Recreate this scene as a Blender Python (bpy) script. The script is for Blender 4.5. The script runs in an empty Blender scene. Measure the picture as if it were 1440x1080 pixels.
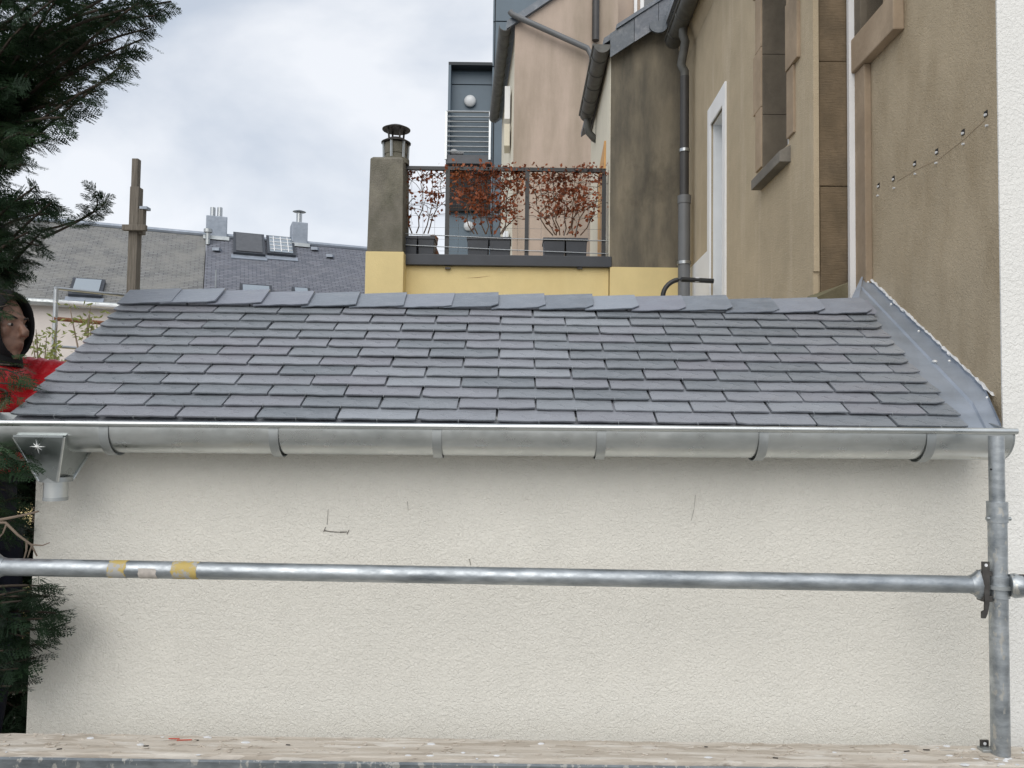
import bpy, bmesh, math, random
import numpy as np
from mathutils import Vector, Matrix, Euler

random.seed(7)
rng = np.random.default_rng(7)
S = bpy.context.scene
COL = S.collection

# ------------------------------------------------------------------ camera
H = 3.0                                    # eye height above the yard, metres
FPX = 1090.0                               # focal length in photo pixels (1440 wide)
PITCH, ROLL = math.radians(2.5), math.radians(0.75)
_F = Vector((0, math.cos(PITCH), math.sin(PITCH)))
_U0 = Vector((0, -math.sin(PITCH), math.cos(PITCH)))
_R0 = Vector((1, 0, 0))
_R = _R0 * math.cos(ROLL) + _U0 * math.sin(ROLL)
_U = -_R0 * math.sin(ROLL) + _U0 * math.cos(ROLL)
cam = bpy.data.cameras.new('camera')
cam.sensor_width = 36.0
cam.lens = 36.0 * FPX / 1440.0
cam.clip_start = 0.05
cam.clip_end = 2000
cam_o = bpy.data.objects.new('camera', cam)
COL.objects.link(cam_o)
M = Matrix.Identity(4)
for i in range(3):
    M[i][0], M[i][1], M[i][2] = _R[i], _U[i], -_F[i]
M[2][3] = H
cam_o.matrix_world = M
S.camera = cam_o

# ------------------------------------------------------------------ light
SUN_EL, SUN_AZ = math.radians(40), math.radians(193)     # azimuth clockwise from +Y: behind the camera, left
w = bpy.data.worlds.new('World')
S.world = w
w.use_nodes = True
nt = w.node_tree
nt.nodes.clear()
N = nt.nodes.new
out = N('ShaderNodeOutputWorld'); bg = N('ShaderNodeBackground')
sky = N('ShaderNodeTexSky'); sky.sky_type = 'NISHITA'; sky.sun_disc = False
sky.sun_elevation = SUN_EL; sky.sun_rotation = SUN_AZ
sky.air_density = 1.0; sky.dust_density = 2.0
tc = N('ShaderNodeTexCoord'); mp = N('ShaderNodeMapping')
mp.inputs['Scale'].default_value = (1.0, 1.0, 1.9)
mp.inputs['Location'].default_value = (3.6, 0.35, 0.2)
n1 = N('ShaderNodeTexNoise'); n1.inputs['Scale'].default_value = 2.9; n1.inputs['Detail'].default_value = 7
n1.inputs['Roughness'].default_value = 0.5; n1.inputs['Distortion'].default_value = 0.25
r1 = N('ShaderNodeValToRGB')
r1.color_ramp.elements[0].position = 0.36; r1.color_ramp.elements[0].color = (5.2, 5.75, 6.6, 1)
r1.color_ramp.elements[1].position = 0.62; r1.color_ramp.elements[1].color = (8.3, 8.5, 8.85, 1)
mx = N('ShaderNodeMix'); mx.data_type = 'RGBA'; mx.inputs[0].default_value = 0.86
L = nt.links.new
L(tc.outputs['Generated'], mp.inputs['Vector']); L(mp.outputs['Vector'], n1.inputs['Vector'])
L(n1.outputs['Fac'], r1.inputs['Fac'])
L(sky.outputs['Color'], mx.inputs[6]); L(r1.outputs['Color'], mx.inputs[7])
L(mx.outputs[2], bg.inputs['Color']); bg.inputs['Strength'].default_value = 0.085
L(bg.outputs['Background'], out.inputs['Surface'])

sun = bpy.data.lights.new('sun', 'SUN')
sun.energy = 1.25; sun.angle = math.radians(55); sun.color = (1.0, 0.965, 0.91)
sun_o = bpy.data.objects.new('sun', sun); COL.objects.link(sun_o)
sd = Vector((math.sin(SUN_AZ) * math.cos(SUN_EL), math.cos(SUN_AZ) * math.cos(SUN_EL), math.sin(SUN_EL)))
sun_o.rotation_euler = sd.to_track_quat('Z', 'Y').to_euler()
sun_o.location = (0, -5, 12)

S.view_settings.view_transform = 'Standard'
S.view_settings.look = 'None'
S.view_settings.gamma = 1
S.view_settings.exposure = 0.5
S.view_settings.use_curve_mapping = False

# ------------------------------------------------------------------ helpers
def ray(px, py):
    return _F + _R * ((px - 720) / FPX) - _U * ((py - 540) / FPX)
def at(px, py, Y):
    d = ray(px, py); p = d * (Y / d.y); p.z += H
    return p
def on(px, py, p0, n):
    d = ray(px, py); q = p0 - Vector((0, 0, H)); n = Vector(n)
    p = d * (q.dot(n) / d.dot(n)); p.z += H
    return p

_off = {}
def empty(name, loc, label=None, cat=None, group=None, parent=None):
    o = bpy.data.objects.new(name, None); COL.objects.link(o)
    loc = Vector(loc)
    if parent: o.parent = parent; o.location = loc - _off[parent]
    else: o.location = loc
    _off[o] = loc
    tag(o, label, cat, group)
    return o
def tag(o, label=None, cat=None, group=None, kind=None):
    if label: o['label'] = label
    if cat: o['category'] = cat
    if group: o['group'] = group
    if kind: o['kind'] = kind
    return o

class MB:
    def __init__(s): s.v = []; s.f = []
    def add(s, vs, fs):
        b = len(s.v); s.v.extend([tuple(v) for v in vs]); s.f.extend([tuple(b + i for i in f) for f in fs]); return s
    def box(s, c, d, rot=None):
        c = Vector(c); h = [x / 2 for x in d]; vs = []
        for x in (-1, 1):
            for y in (-1, 1):
                for z in (-1, 1):
                    v = Vector((x * h[0], y * h[1], z * h[2]))
                    if rot is not None: v = rot @ v
                    vs.append(c + v)
        return s.add(vs, [(0, 1, 3, 2), (4, 6, 7, 5), (0, 4, 5, 1), (2, 3, 7, 6), (0, 2, 6, 4), (1, 5, 7, 3)])
    def bb(s, x0, x1, y0, y1, z0, z1):
        return s.box(((x0 + x1) / 2, (y0 + y1) / 2, (z0 + z1) / 2), (abs(x1 - x0), abs(y1 - y0), abs(z1 - z0)))
    def prism(s, poly, vec):
        poly = [Vector(p) for p in poly]; vec = Vector(vec); n = len(poly)
        nrm = Vector((0, 0, 0))
        for i in range(n):
            a, b = poly[i], poly[(i + 1) % n]; nrm += a.cross(b)
        if nrm.dot(vec) > 0: poly = poly[::-1]
        vs = poly + [p + vec for p in poly]
        fs = [tuple(range(n)), tuple(range(2 * n - 1, n - 1, -1))]
        fs += [((i + 1) % n, i, n + i, n + (i + 1) % n) for i in range(n)]
        return s.add(vs, fs)
    def tube(s, pts, r, seg=12, caps=True):
        pts = [Vector(p) for p in pts]; n = len(pts)
        rs = r if isinstance(r, (list, tuple)) else [r] * n
        rings = []; ref = None
        for i in range(n):
            t = (pts[min(i + 1, n - 1)] - pts[max(i - 1, 0)]).normalized()
            if ref is None:
                ref = Vector((0, 0, 1)) if abs(t.z) < .9 else Vector((1, 0, 0))
            a = t.cross(ref).normalized(); b = t.cross(a).normalized(); ref = -b if False else b.cross(t).cross(t) * 0 + ref
            rings.append([pts[i] + (a * math.cos(2 * math.pi * k / seg) + b * math.sin(2 * math.pi * k / seg)) * rs[i] for k in range(seg)])
        vs = [v for rg in rings for v in rg]; fs = []
        for i in range(n - 1):
            for k in range(seg):
                k2 = (k + 1) % seg
                fs.append((i * seg + k, i * seg + k2, (i + 1) * seg + k2, (i + 1) * seg + k))
        if caps:
            fs.append(tuple(range(seg - 1, -1, -1))); fs.append(tuple((n - 1) * seg + k for k in range(seg)))
        return s.add(vs, fs)
    def loft(s, rings, caps=True, closed=True):
        m = len(rings[0]); vs = [v for rg in rings for v in rg]; fs = []
        for i in range(len(rings) - 1):
            for k in range(m if closed else m - 1):
                k2 = (k + 1) % m
                fs.append((i * m + k, i * m + k2, (i + 1) * m + k2, (i + 1) * m + k))
        if caps:
            fs.append(tuple(range(m - 1, -1, -1))); fs.append(tuple((len(rings) - 1) * m + k for k in range(m)))
        return s.add(vs, fs)
    def ball(s, c, r, seg=12, rings=8, rot=None):
        c = Vector(c); r = Vector((r, r, r)) if not hasattr(r, '__len__') else Vector(r)
        vs = []
        for i in range(rings + 1):
            th = math.pi * i / rings
            for k in range(seg):
                ph = 2 * math.pi * k / seg
                v = Vector((r.x * math.sin(th) * math.cos(ph), r.y * math.sin(th) * math.sin(ph), r.z * math.cos(th)))
                if rot is not None: v = rot @ v
                vs.append(c + v)
        fs = [(i * seg + k, (i + 1) * seg + k, (i + 1) * seg + (k + 1) % seg, i * seg + (k + 1) % seg) for i in range(rings) for k in range(seg)]
        return s.add(vs, fs)
    def build(s, name, mat, parent=None, smooth=False, bevel=0, loc=None):
        off = _off[parent] if parent else (Vector(loc) if loc is not None else Vector((0, 0, 0)))
        me = bpy.data.meshes.new(name)
        me.from_pydata([(v[0] - off.x, v[1] - off.y, v[2] - off.z) for v in s.v], [], s.f)
        if bevel or True:
            bm = bmesh.new(); bm.from_mesh(me)
            bmesh.ops.remove_doubles(bm, verts=bm.verts, dist=1e-6) if len(s.v) < 5000 else None
            bmesh.ops.recalc_face_normals(bm, faces=bm.faces) if len(s.v) < 60000 else None
            if bevel:
                ed = [e for e in bm.edges if len(e.link_faces) == 2 and e.calc_face_angle(0) > .5]
                bmesh.ops.bevel(bm, geom=ed, offset=bevel, segments=2, affect='EDGES', profile=.6)
            bm.to_mesh(me); bm.free()
        if mat: me.materials.append(mat)
        if smooth:
            for p in me.polygons: p.use_smooth = True
        o = bpy.data.objects.new(name, me); COL.objects.link(o)
        if parent: o.parent = parent
        else: o.location = off
        _off[o] = Vector(off)
        if smooth and smooth != 'all':
            me.set_sharp_from_angle(angle=math.radians(40))
        return o
def obj_from(name, me, parent, M4):
    """a copy that shares mesh data, placed by a world matrix"""
    o = bpy.data.objects.new(name, me); COL.objects.link(o); o.parent = parent
    m = M4.copy(); m.translation -= _off[parent]
    o.matrix_basis = m
    return o

# ------------------------------------------------------------------ materials
def srgb(r, g, b):
    def c(x):
        x /= 255; return x / 12.92 if x <= .04045 else ((x + .055) / 1.055) ** 2.4
    return (c(r), c(g), c(b), 1)
class Mt:
    def __init__(s, name, rough=.8, metal=0, spec=.5):
        s.m = bpy.data.materials.new(name); s.m.use_nodes = True; s.t = s.m.node_tree
        s.p = s.t.nodes['Principled BSDF']; s.p.inputs['Roughness'].default_value = rough
        s.p.inputs['Metallic'].default_value = metal; s.p.inputs['Specular IOR Level'].default_value = spec
        s.tc = s.t.nodes.new('ShaderNodeTexCoord'); s.h = None
    def n(s, t): return s.t.nodes.new(t)
    def l(s, a, b): s.t.links.new(a, b)
    def noise(s, scale, stretch=(1, 1, 1), detail=4, rough=.55, dist=0, loc=(0, 0, 0), src='Object'):
        mp = s.n('ShaderNodeMapping'); mp.inputs['Scale'].default_value = stretch; mp.inputs['Location'].default_value = loc
        nz = s.n('ShaderNodeTexNoise'); nz.inputs['Scale'].default_value = scale; nz.inputs['Detail'].default_value = detail
        nz.inputs['Roughness'].default_value = rough; nz.inputs['Distortion'].default_value = dist
        s.l(s.tc.outputs[src], mp.inputs['Vector']); s.l(mp.outputs['Vector'], nz.inputs['Vector'])
        return nz.outputs['Fac']
    def voro(s, scale, stretch=(1, 1, 1), feat='F1', outp='Distance'):
        mp = s.n('ShaderNodeMapping'); mp.inputs['Scale'].default_value = stretch
        vz = s.n('ShaderNodeTexVoronoi'); vz.inputs['Scale'].default_value = scale; vz.feature = feat
        s.l(s.tc.outputs['Object'], mp.inputs['Vector']); s.l(mp.outputs['Vector'], vz.inputs['Vector'])
        return vz.outputs[outp]
    def ramp(s, fac, stops):
        r = s.n('ShaderNodeValToRGB'); e = r.color_ramp.elements
        while len(e) < len(stops): e.new(.5)
        for k, (p, c) in enumerate(stops):
            e[k].position = p; e[k].color = c if hasattr(c, '__len__') else (c, c, c, 1)
        s.l(fac, r.inputs['Fac']); return r.outputs['Color']
    def mix(s, a, b, fac, mode='MIX'):
        m = s.n('ShaderNodeMix'); m.data_type = 'RGBA'; m.blend_type = mode
        for k, x in ((6, a), (7, b)):
            if hasattr(x, 'is_linked'): s.l(x, m.inputs[k])
            else: m.inputs[k].default_value = x if hasattr(x, '__len__') else (x, x, x, 1)
        if hasattr(fac, 'is_linked'): s.l(fac, m.inputs[0])
        else: m.inputs[0].default_value = fac
        return m.outputs[2]
    def color(s, c):
        if hasattr(c, 'is_linked'): s.l(c, s.p.inputs['Base Color'])
        else: s.p.inputs['Base Color'].default_value = c
        return s
    def rough(s, c): s.l(c, s.p.inputs['Roughness']); return s
    def bump(s, h, strength=.4, dist=.003):
        b = s.n('ShaderNodeBump'); b.inputs['Strength'].default_value = strength; b.inputs['Distance'].default_value = dist
        s.l(h, b.inputs['Height'])
        if s.h is not None: s.l(s.h, b.inputs['Normal'])
        s.h = b.outputs['Normal']; s.l(s.h, s.p.inputs['Normal']); return s
    def objrand(s):
        o = s.n('ShaderNodeObjectInfo'); return o.outputs['Random']

def plain(name, c, rough=.6, metal=0, var=.12, scale=8, bump=0, bscale=60, spec=.5):
    m = Mt(name, rough, metal, spec)
    d = tuple(x * (1 - var) for x in c[:3]) + (1,); l = tuple(min(1, x * (1 + var)) for x in c[:3]) + (1,)
    m.color(m.ramp(m.noise(scale, detail=5), [(.3, d), (.7, l)]))
    if bump: m.bump(m.noise(bscale, detail=3), .5, bump)
    return m.m

def stucco(name, c, var=.06, grain=150, amp=.0035, streak=0, streakcol=None, lo=.5, hi=.75, dirt=None, stretch=(1, 1, .25), sscale=2.5):
    m = Mt(name, .92, 0, .2)
    d = tuple(x * (1 - var) for x in c[:3]) + (1,); l = tuple(min(1, x * (1 + var)) for x in c[:3]) + (1,)
    col = m.ramp(m.noise(1.3, detail=6), [(.3, d), (.7, l)])
    col = m.mix(col, m.ramp(m.noise(6, (1, 1, .8), detail=9, rough=.7, loc=(9, 4, 2)), [(.3, 1 - var * 1.6), (.7, 1.0)]), 1.0, 'MULTIPLY')
    if streak:
        col = m.mix(col, streakcol, m.ramp(m.noise(sscale, stretch, detail=7, rough=.62), [(lo, 0.0), (hi, streak)]))
    if dirt:
        col = m.mix(col, dirt, m.ramp(m.noise(1.1, (1, 1, .8), detail=8, rough=.66, loc=(5, 2, 1)), [(.5, 0.0), (.66, .85)]))
    m.color(col)
    m.bump(m.noise(grain, detail=3, rough=.55, dist=.9), .8, amp)
    m.bump(m.noise(grain * .28, detail=2), .35, amp)
    return m.m

MAT = {}
MAT['cream'] = stucco('cream_roughcast', (.79, .765, .695, 1), .04, 135, .0075)
MAT['white_rough'] = stucco('white_roughcast', (.8, .79, .755, 1), .03, 95, .006)
MAT['tan_near'] = stucco('tan_render', (.49, .405, .285, 1), .08, 120, .006, .6, (.33, .26, .17, 1), .45, .68, None, (2, 2, .8), 3)
MAT['tan_far'] = stucco('ochre_render', (.53, .44, .31, 1), .09, 140, .005, .5, (.64, .55, .42, 1), .54, .70, None, (3.5, 3.5, .5), 1.6)
MAT['dirty'] = stucco('weathered_grey_render', (.27, .235, .175, 1), .1, 120, .004, .85, (.105, .098, .082, 1), .38, .58, (.055, .05, .042, 1), (2.2, 2.2, .5), 1.7)
MAT['yellow'] = stucco('yellow_render', (.76, .62, .32, 1), .05, 120, .002, .4, (.62, .47, .22, 1), .55, .8)
MAT['cream_side'] = stucco('pale_cream_render', (.78, .73, .6, 1), .05, 120, .002)
MAT['pink'] = stucco('pink_render', (.52, .42, .345, 1), .06, 60, .002, .75, (.29, .24, .18, 1), .47, .68, None, (1.6, 1.6, .3), 1.1)
MAT['pinkwall'] = stucco('pale_pink_render', (.72, .66, .62, 1), .05, 30, .003, .4, (.55, .42, .38, 1), .55, .8)
MAT['concrete'] = stucco('mossy_concrete', (.22, .205, .17, 1), .14, 70, .006, .8, (.085, .085, .06, 1), .42, .7, (.3, .28, .22, 1), (1, 1, .5), 5)

def slate_mat(name, base, gloss=.36, cell=False):
    m = Mt(name, gloss, 0, .95)
    rnd = m.objrand()
    b = base
    c1 = (b[0] * .74, b[1] * .76, b[2] * .77, 1); c2 = (b[0] * 1.25, b[1] * 1.25, b[2] * 1.25, 1); pur = (b[0] * 1.03, b[1] * .97, b[2] * 1.0, 1)
    col = m.ramp(rnd, [(0, c1), (.45, (b[0], b[1], b[2], 1)), (.72, pur), (1, c2)])
    nz = m.noise(16, (1, 2.6, 1), detail=7, rough=.65)
    col = m.mix(col, c2, m.ramp(nz, [(.45, 0.0), (.8, .65)]))
    col = m.mix(col, (.42, .43, .45, 1), m.ramp(m.noise(5.5, (1, 2, 1), detail=6, rough=.7, loc=(2, 4, 1), src='Object'), [(.52, 0.0), (.72, .42)]))
    m.color(col)
    m.rough(m.ramp(nz, [(.3, gloss - .06), (.7, gloss + .16)]))
    m.bump(m.noise(34, (1, 3.0, 1), detail=8, rough=.68), .75, .005)
    m.bump(m.noise(7, (1, 1.5, 1), detail=2), .35, .008)
    return m.m
MAT['slate'] = slate_mat('split_slate', (.246, .265, .288), .27)
MAT['slate_dark'] = slate_mat('dark_blue_verge_slate', (.075, .095, .118), .45)
MAT['slate_ridge'] = slate_mat('ridge_slate_stone', (.225, .252, .292), .33)

def zinc(name, c=(.60, .62, .62), rough=.33, dull=.2, sc=9):
    m = Mt(name, rough, 1.0, .5)
    nz = m.noise(sc, (.35, 1, 1), detail=7, rough=.65)
    m.color(m.ramp(nz, [(.3, (c[0] * .72, c[1] * .74, c[2] * .75, 1)), (.62, (*c, 1))]))
    m.rough(m.ramp(m.noise(sc * 2.2, detail=5), [(.3, rough - .07), (.72, rough + dull)]))
    m.bump(m.noise(6, (.5, 1, 1), detail=2), .25, .004)
    return m.m
MAT['zinc'] = zinc('mill_zinc', (.66, .68, .67), .3, .15)
MAT['zinc_strap'] = zinc('zinc_strap', (.5, .52, .52), .45, .2)
MAT['lead'] = zinc('prepatinated_zinc', (.36, .40, .46), .55, .2, 5); MAT['lead'].node_tree.nodes['Principled BSDF'].inputs['Metallic'].default_value = .55
MAT['zinc_dark'] = zinc('shaded_zinc', (.42, .45, .45), .3, .15)  # darker copy of the zinc, shade put into the hopper's colour
def galv(name, c=(.42, .45, .47), splat=True):
    m = Mt(name, .42, .85, .5)
    col = m.ramp(m.noise(22, (.25, 1, 1), detail=8, rough=.7), [(.3, (c[0] * .5, c[1] * .52, c[2] * .54, 1)), (.55, (*c, 1)), (.75, (c[0] * 1.45, c[1] * 1.42, c[2] * 1.4, 1))])
    if splat:
        fac = m.ramp(m.noise(48, (1, 1, .5), detail=7, rough=.62, loc=(1, 3, 2)), [(.57, 0.0), (.61, .85)])
        col = m.mix(col, (.55, .54, .5, 1), fac)
    m.color(col)
    m.rough(m.ramp(m.noise(30, detail=4), [(.3, .3), (.7, .6)]))
    m.bump(m.noise(90, detail=4), .4, .0012)
    return m.m
MAT['galv'] = galv('galvanised_tube', splat=False)
MAT['galv_splat'] = galv('plaster_splashed_tube')
MAT['iron'] = plain('dull_cast_iron', (.09, .085, .08, 1), .55, .7, .3, 40)
m = Mt('worn_yellow_tape', .6, 0, .4)
m.color(m.mix((.46, .345, .11, 1), (.36, .365, .36, 1), m.ramp(m.noise(28, (1, 1, 1), detail=7, rough=.7), [(.48, 0.0), (.56, .95)]))); m.bump(m.noise(60, detail=4), .5, .002)
MAT['tape'] = m.m
MAT['tape_old'] = plain('worn_tape_residue', (.48, .44, .40, 1), .8, 0, .2, 60)
MAT['anthracite'] = plain('anthracite_coated_metal', (.035, .04, .05, 1), .45, 0, .15, 6)
MAT['black_metal'] = plain('black_painted_steel', (.02, .021, .022, 1), .4, 0, .2, 12)
MAT['grey_pvc'] = plain('grey_pvc_pipe', (.15, .155, .16, 1), .45, 0, .08, 6)
MAT['dark_pipe'] = plain('dark_painted_pipe', (.045, .043, .042, 1), .5, 0, .2, 8)
MAT['old_gutter'] = plain('old_dull_zinc_gutter', (.12, .12, .112, 1), .6, .3, .25, 14, .003, 20)
MAT['white_paint'] = plain('white_paint', (.88, .885, .89, 1), .5, 0, .03, 5)
MAT['pale_reveal'] = plain('pale_grey_paint', (.74, .765, .785, 1), .5, 0, .05, 5)
MAT['white_trim'] = plain('white_trim', (.82, .82, .82, 1), .35, 0, .03)
MAT['clad'] = plain('blue_grey_cladding', (.095, .135, .17, 1), .5, 0, .1, 2)
MAT['clad_dark'] = plain('blue_grey_cladding_joint', (.02, .026, .032, 1), .6)
MAT['steel_rail'] = plain('brushed_steel', (.45, .47, .48, 1), .35, .9, .1)
MAT['glass_lamp'] = plain('opal_lamp_glass', (.55, .57, .58, 1), .25, 0, .05)
MAT['void'] = plain('flat_black', (.012, .012, .013, 1), .8)
MAT['wood_orange'] = plain('orange_pine_board', (.6, .33, .11, 1), .6, 0, .15, 9)
MAT['red_cloth'] = None
def wood(name, a, b, sc=6):
    m = Mt(name, .85, 0, .2)
    m.color(m.ramp(m.noise(sc, (9, 9, .6), detail=8, rough=.7), [(.3, a), (.7, b)]))
    m.bump(m.noise(sc * 2, (9, 9, .6), detail=6), .6, .004)
    return m.m
MAT['old_timber'] = wood('weathered_timber', (.085, .075, .06, 1), (.22, .195, .165, 1))
MAT['branch'] = wood('bark', (.03, .024, .018, 1), (.08, .062, .048, 1))
MAT['twig'] = plain('bare_twig_bark', (.22, .17, .13, 1), .8, 0, .2)

def stone_mat(name, a, b, d=None, course=None):
    m = Mt(name, .9, 0, .2)
    col = m.ramp(m.noise(4, detail=7, rough=.65), [(.3, a), (.72, b)])
    if d: col = m.mix(col, d, m.ramp(m.noise(2.2, (1, 1, .7), detail=7, rough=.7, loc=(3, 1, 7)), [(.45, 0.0), (.68, .8)]))
    m.color(col)
    if course:
        m.bump(m.noise(16, (1, 1, 9), detail=5, rough=.6), .7, .006)
    m.bump(m.noise(60, detail=5), .5, .003)
    return m.m
MAT['sandstone'] = stone_mat('pink_sandstone', (.33, .25, .175, 1), (.46, .36, .26, 1), (.25, .2, .145, 1))
MAT['dark_stone'] = stone_mat('sooty_tooled_stone', (.15, .112, .07, 1), (.24, .18, .118, 1), (.065, .056, .042, 1), True)
MAT['reveal_stone'] = stone_mat('dark_reveal_stone', (.11, .095, .075, 1), (.2, .17, .13, 1), (.06, .055, .048, 1))  # darker than the sandstone jambs
MAT['sill_stone'] = stone_mat('grey_sill_stone', (.15, .14, .125, 1), (.25, .23, .2, 1), (.08, .078, .07, 1))
MAT['mortar'] = plain('white_mortar_fillet', (.62, .63, .64, 1), .9, 0, .2, 40, .004, 80)
MAT['moss_mortar'] = stucco('mossy_mortar', (.30, .26, .18, 1), .15, 60, .004, .7, (.13, .13, .07, 1), .45, .65)

def osb():
    m = Mt('weathered_strand_board', .9, 0, .2)
    vz = m.voro(60, (.12, 1.4, 1.4), outp='Color')
    sep = m.n('ShaderNodeSeparateColor'); m.l(vz, sep.inputs[0])
    col = m.ramp(sep.outputs[0], [(0, (.42, .37, .31, 1)), (.35, (.49, .44, .375, 1)), (.7, (.55, .50, .435, 1)), (1, (.62, .58, .52, 1))])
    col = m.mix(col, (.12, .095, .075, 1), m.ramp(m.noise(32, (.3, 2.2, 1), detail=7, rough=.7), [(.58, 0.0), (.72, .8)]))
    col = m.mix(col, (.72, .70, .66, 1), m.ramp(m.noise(9, (.6, 2, 1), detail=6, rough=.7, loc=(2, 2, 2)), [(.56, 0.0), (.68, .7)]))
    m.color(col)
    m.bump(sep.outputs[1], .6, .002); m.bump(m.noise(70, (.4, 1, 1), detail=5), .6, .003)
    return m.m
MAT['osb'] = osb()
MAT['steel_edge'] = galv('splashed_steel_edge', (.26, .285, .30))

def far_slate(name, a, b, patch, pfac=.8, lo=.45, hi=.62):
    m = Mt(name, .8, 0, .3)
    br = m.n('ShaderNodeTexBrick'); br.inputs['Scale'].default_value = 1.0
    br.inputs['Brick Width'].default_value = .2; br.inputs['Row Height'].default_value = .075; br.inputs['Mortar Size'].default_value = .008
    br.inputs['Mortar Smooth'].default_value = .3
    br.inputs['Color1'].default_value = a; br.inputs['Color2'].default_value = b
    br.inputs['Mortar'].default_value = tuple(x * .4 for x in a[:3]) + (1,)
    m.l(m.tc.outputs['UV'], br.inputs['Vector'])
    col = m.mix(br.outputs['Color'], patch, m.ramp(m.noise(1.6, detail=8, rough=.75), [(lo, 0.0), (hi, pfac)]))
    m.color(col)
    iv = m.n('ShaderNodeMath'); iv.operation = 'SUBTRACT'; iv.inputs[0].default_value = 1; m.l(br.outputs['Fac'], iv.inputs[1])
    m.bump(iv.outputs[0], .8, .02); m.bump(m.noise(20, detail=6), .6, .02)
    return m.m
MAT['lichen_roof'] = far_slate('lichened_old_slates', (.175, .178, .178, 1), (.25, .252, .25, 1), (.26, .257, .24, 1), .8, .4, .6)
MAT['blue_roof'] = far_slate('grey_blue_slates', (.15, .16, .19, 1), (.22, .23, .265, 1), (.27, .27, .28, 1), .45, .5, .75)

def leafmat(name, stops, rough=.55, trans=.25):
    m = Mt(name, rough, 0, .35)
    nz = m.noise(2.6, detail=4)
    m.color(m.ramp(nz, stops))
    if trans:
        tr = m.n('ShaderNodeBsdfTranslucent'); ms = m.n('ShaderNodeMixShader'); ms.inputs[0].default_value = trans
        rr = m.ramp(nz, stops); m.l(rr, tr.inputs['Color'])
        o = m.t.nodes['Material Output']
        m.l(m.p.outputs[0], ms.inputs[1]); m.l(tr.outputs[0], ms.inputs[2]); m.l(ms.outputs[0], o.inputs['Surface'])
    return m.m
MAT['cypress'] = leafmat('cypress_scale_leaves', [(.3, (.010, .024, .011, 1)), (.55, (.018, .045, .017, 1)), (.75, (.045, .10, .034, 1))], .6, .15)
MAT['red_leaf'] = leafmat('dry_russet_leaves', [(.3, (.16, .045, .02, 1)), (.55, (.34, .105, .045, 1)), (.75, (.42, .17, .06, 1))], .6, .25)
MAT['lime_leaf'] = leafmat('pale_green_leaves', [(.3, (.16, .2, .05, 1)), (.7, (.34, .36, .12, 1))], .5, .3)
MAT['stem'] = plain('brown_stem', (.13, .08, .05, 1), .8)
MAT['skin'] = plain('skin', (.24, .135, .095, 1), .55, 0, .25, 45, .0015, 120)  # tone lowered to carry the shade of hood and tree
MAT['hair'] = plain('dark_hair', (.02, .015, .012, 1), .6)
MAT['hood'] = plain('black_fleece', (.0045, .005, .006, 1), .95, 0, .2, 30, .002)
MAT['trousers'] = plain('navy_work_trousers', (.012, .016, .035, 1), .85, 0, .2, 20, .002)
MAT['boot'] = plain('dark_leather', (.03, .025, .02, 1), .6)
m = Mt('red_nylon', .45, 0, .5)
m.color(m.ramp(m.noise(5, detail=4), [(.3, (.48, .008, .016, 1)), (.7, (.72, .02, .03, 1))])); m.bump(m.noise(18, (1, 1, 1.8), detail=4), .8, .015)
MAT['red_cloth'] = m.m
m = Mt('pale_bounce_ground', .95, 0, .2)  # unseen ground, made pale to bounce light onto wall and gutter
m.color(m.mix(m.ramp(m.noise(1.2, detail=8), [(.35, (.27, .26, .24, 1)), (.65, (.38, .37, .345, 1))]), (.2, .195, .175, 1), m.ramp(m.noise(.5, detail=5), [(.48, 0.0), (.62, .8)])))
m.bump(m.noise(25, detail=6), .6, .01)
MAT['ground'] = m.m
m = Mt('window_glass', .06, 0, .6); m.color((.05, .06, .07, 1)); MAT['glass'] = m.m
m = Mt('skylight_glass', .08, 0, 1.0); m.color((.35, .40, .44, 1)); m.p.inputs['Metallic'].default_value = .6; MAT['skyglass'] = m.m
MAT['blind'] = plain('grey_roller_shutter', (.09, .095, .105, 1), .6)
MAT['star'] = plain('bright_star_metal', (.85, .85, .83, 1), .3, .3, .03)
MAT['rust'] = plain('rust', (.25, .11, .055, 1), .9, 0, .3, 60)
MAT['batten'] = plain('underlay', (.03, .03, .03, 1), .9)

# ------------------------------------------------------------------ the ground
g = MB(); g.add([(-300, -300, 0), (300, -300, 0), (300, 300, 0), (-300, 300, 0)], [(0, 1, 2, 3)])
tag(g.build('ground', MAT['ground']), kind='structure')

# ------------------------------------------------------------------ outbuilding
WY = 2.47                                  # front face of the low wall
XL = -1.505                                # its left corner
EY, EZ = 2.37, H - .038                    # eave edge of the roof plane
TH = math.radians(34.4)
RIDGE_Y = 3.095
SL = (RIDGE_Y - EY) / math.cos(TH)
CY = 2.44
corner = at(1406, 300, CY)
NSL = .02                                  # the side walls drift a little to the right with depth
SY_ = 3.52
def near_x(Y): return corner.x + NSL * (Y - CY)
NN = Vector((-1, NSL, 0)).normalized()     # outward normal of the side walls
XF = 1.395                                  # where the slates stop at the flashing
def roof_pt(X, s, n=0):
    return Vector((X, EY + s * math.cos(TH) - n * math.sin(TH), EZ + s * math.sin(TH) + n * math.cos(TH)))
RIDGE_Z = roof_pt(0, SL).z
out_b = empty('outbuilding', (0, WY, 0), 'low cream roughcast outbuilding with a new slate roof and zinc gutter', 'outbuilding')
XR = corner.x - .003
mb = MB()
top = H - .075
poly = [(XL, WY, -.1), (XR, WY, -.1), (XR, WY, top), (XL, WY, top)]
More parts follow.
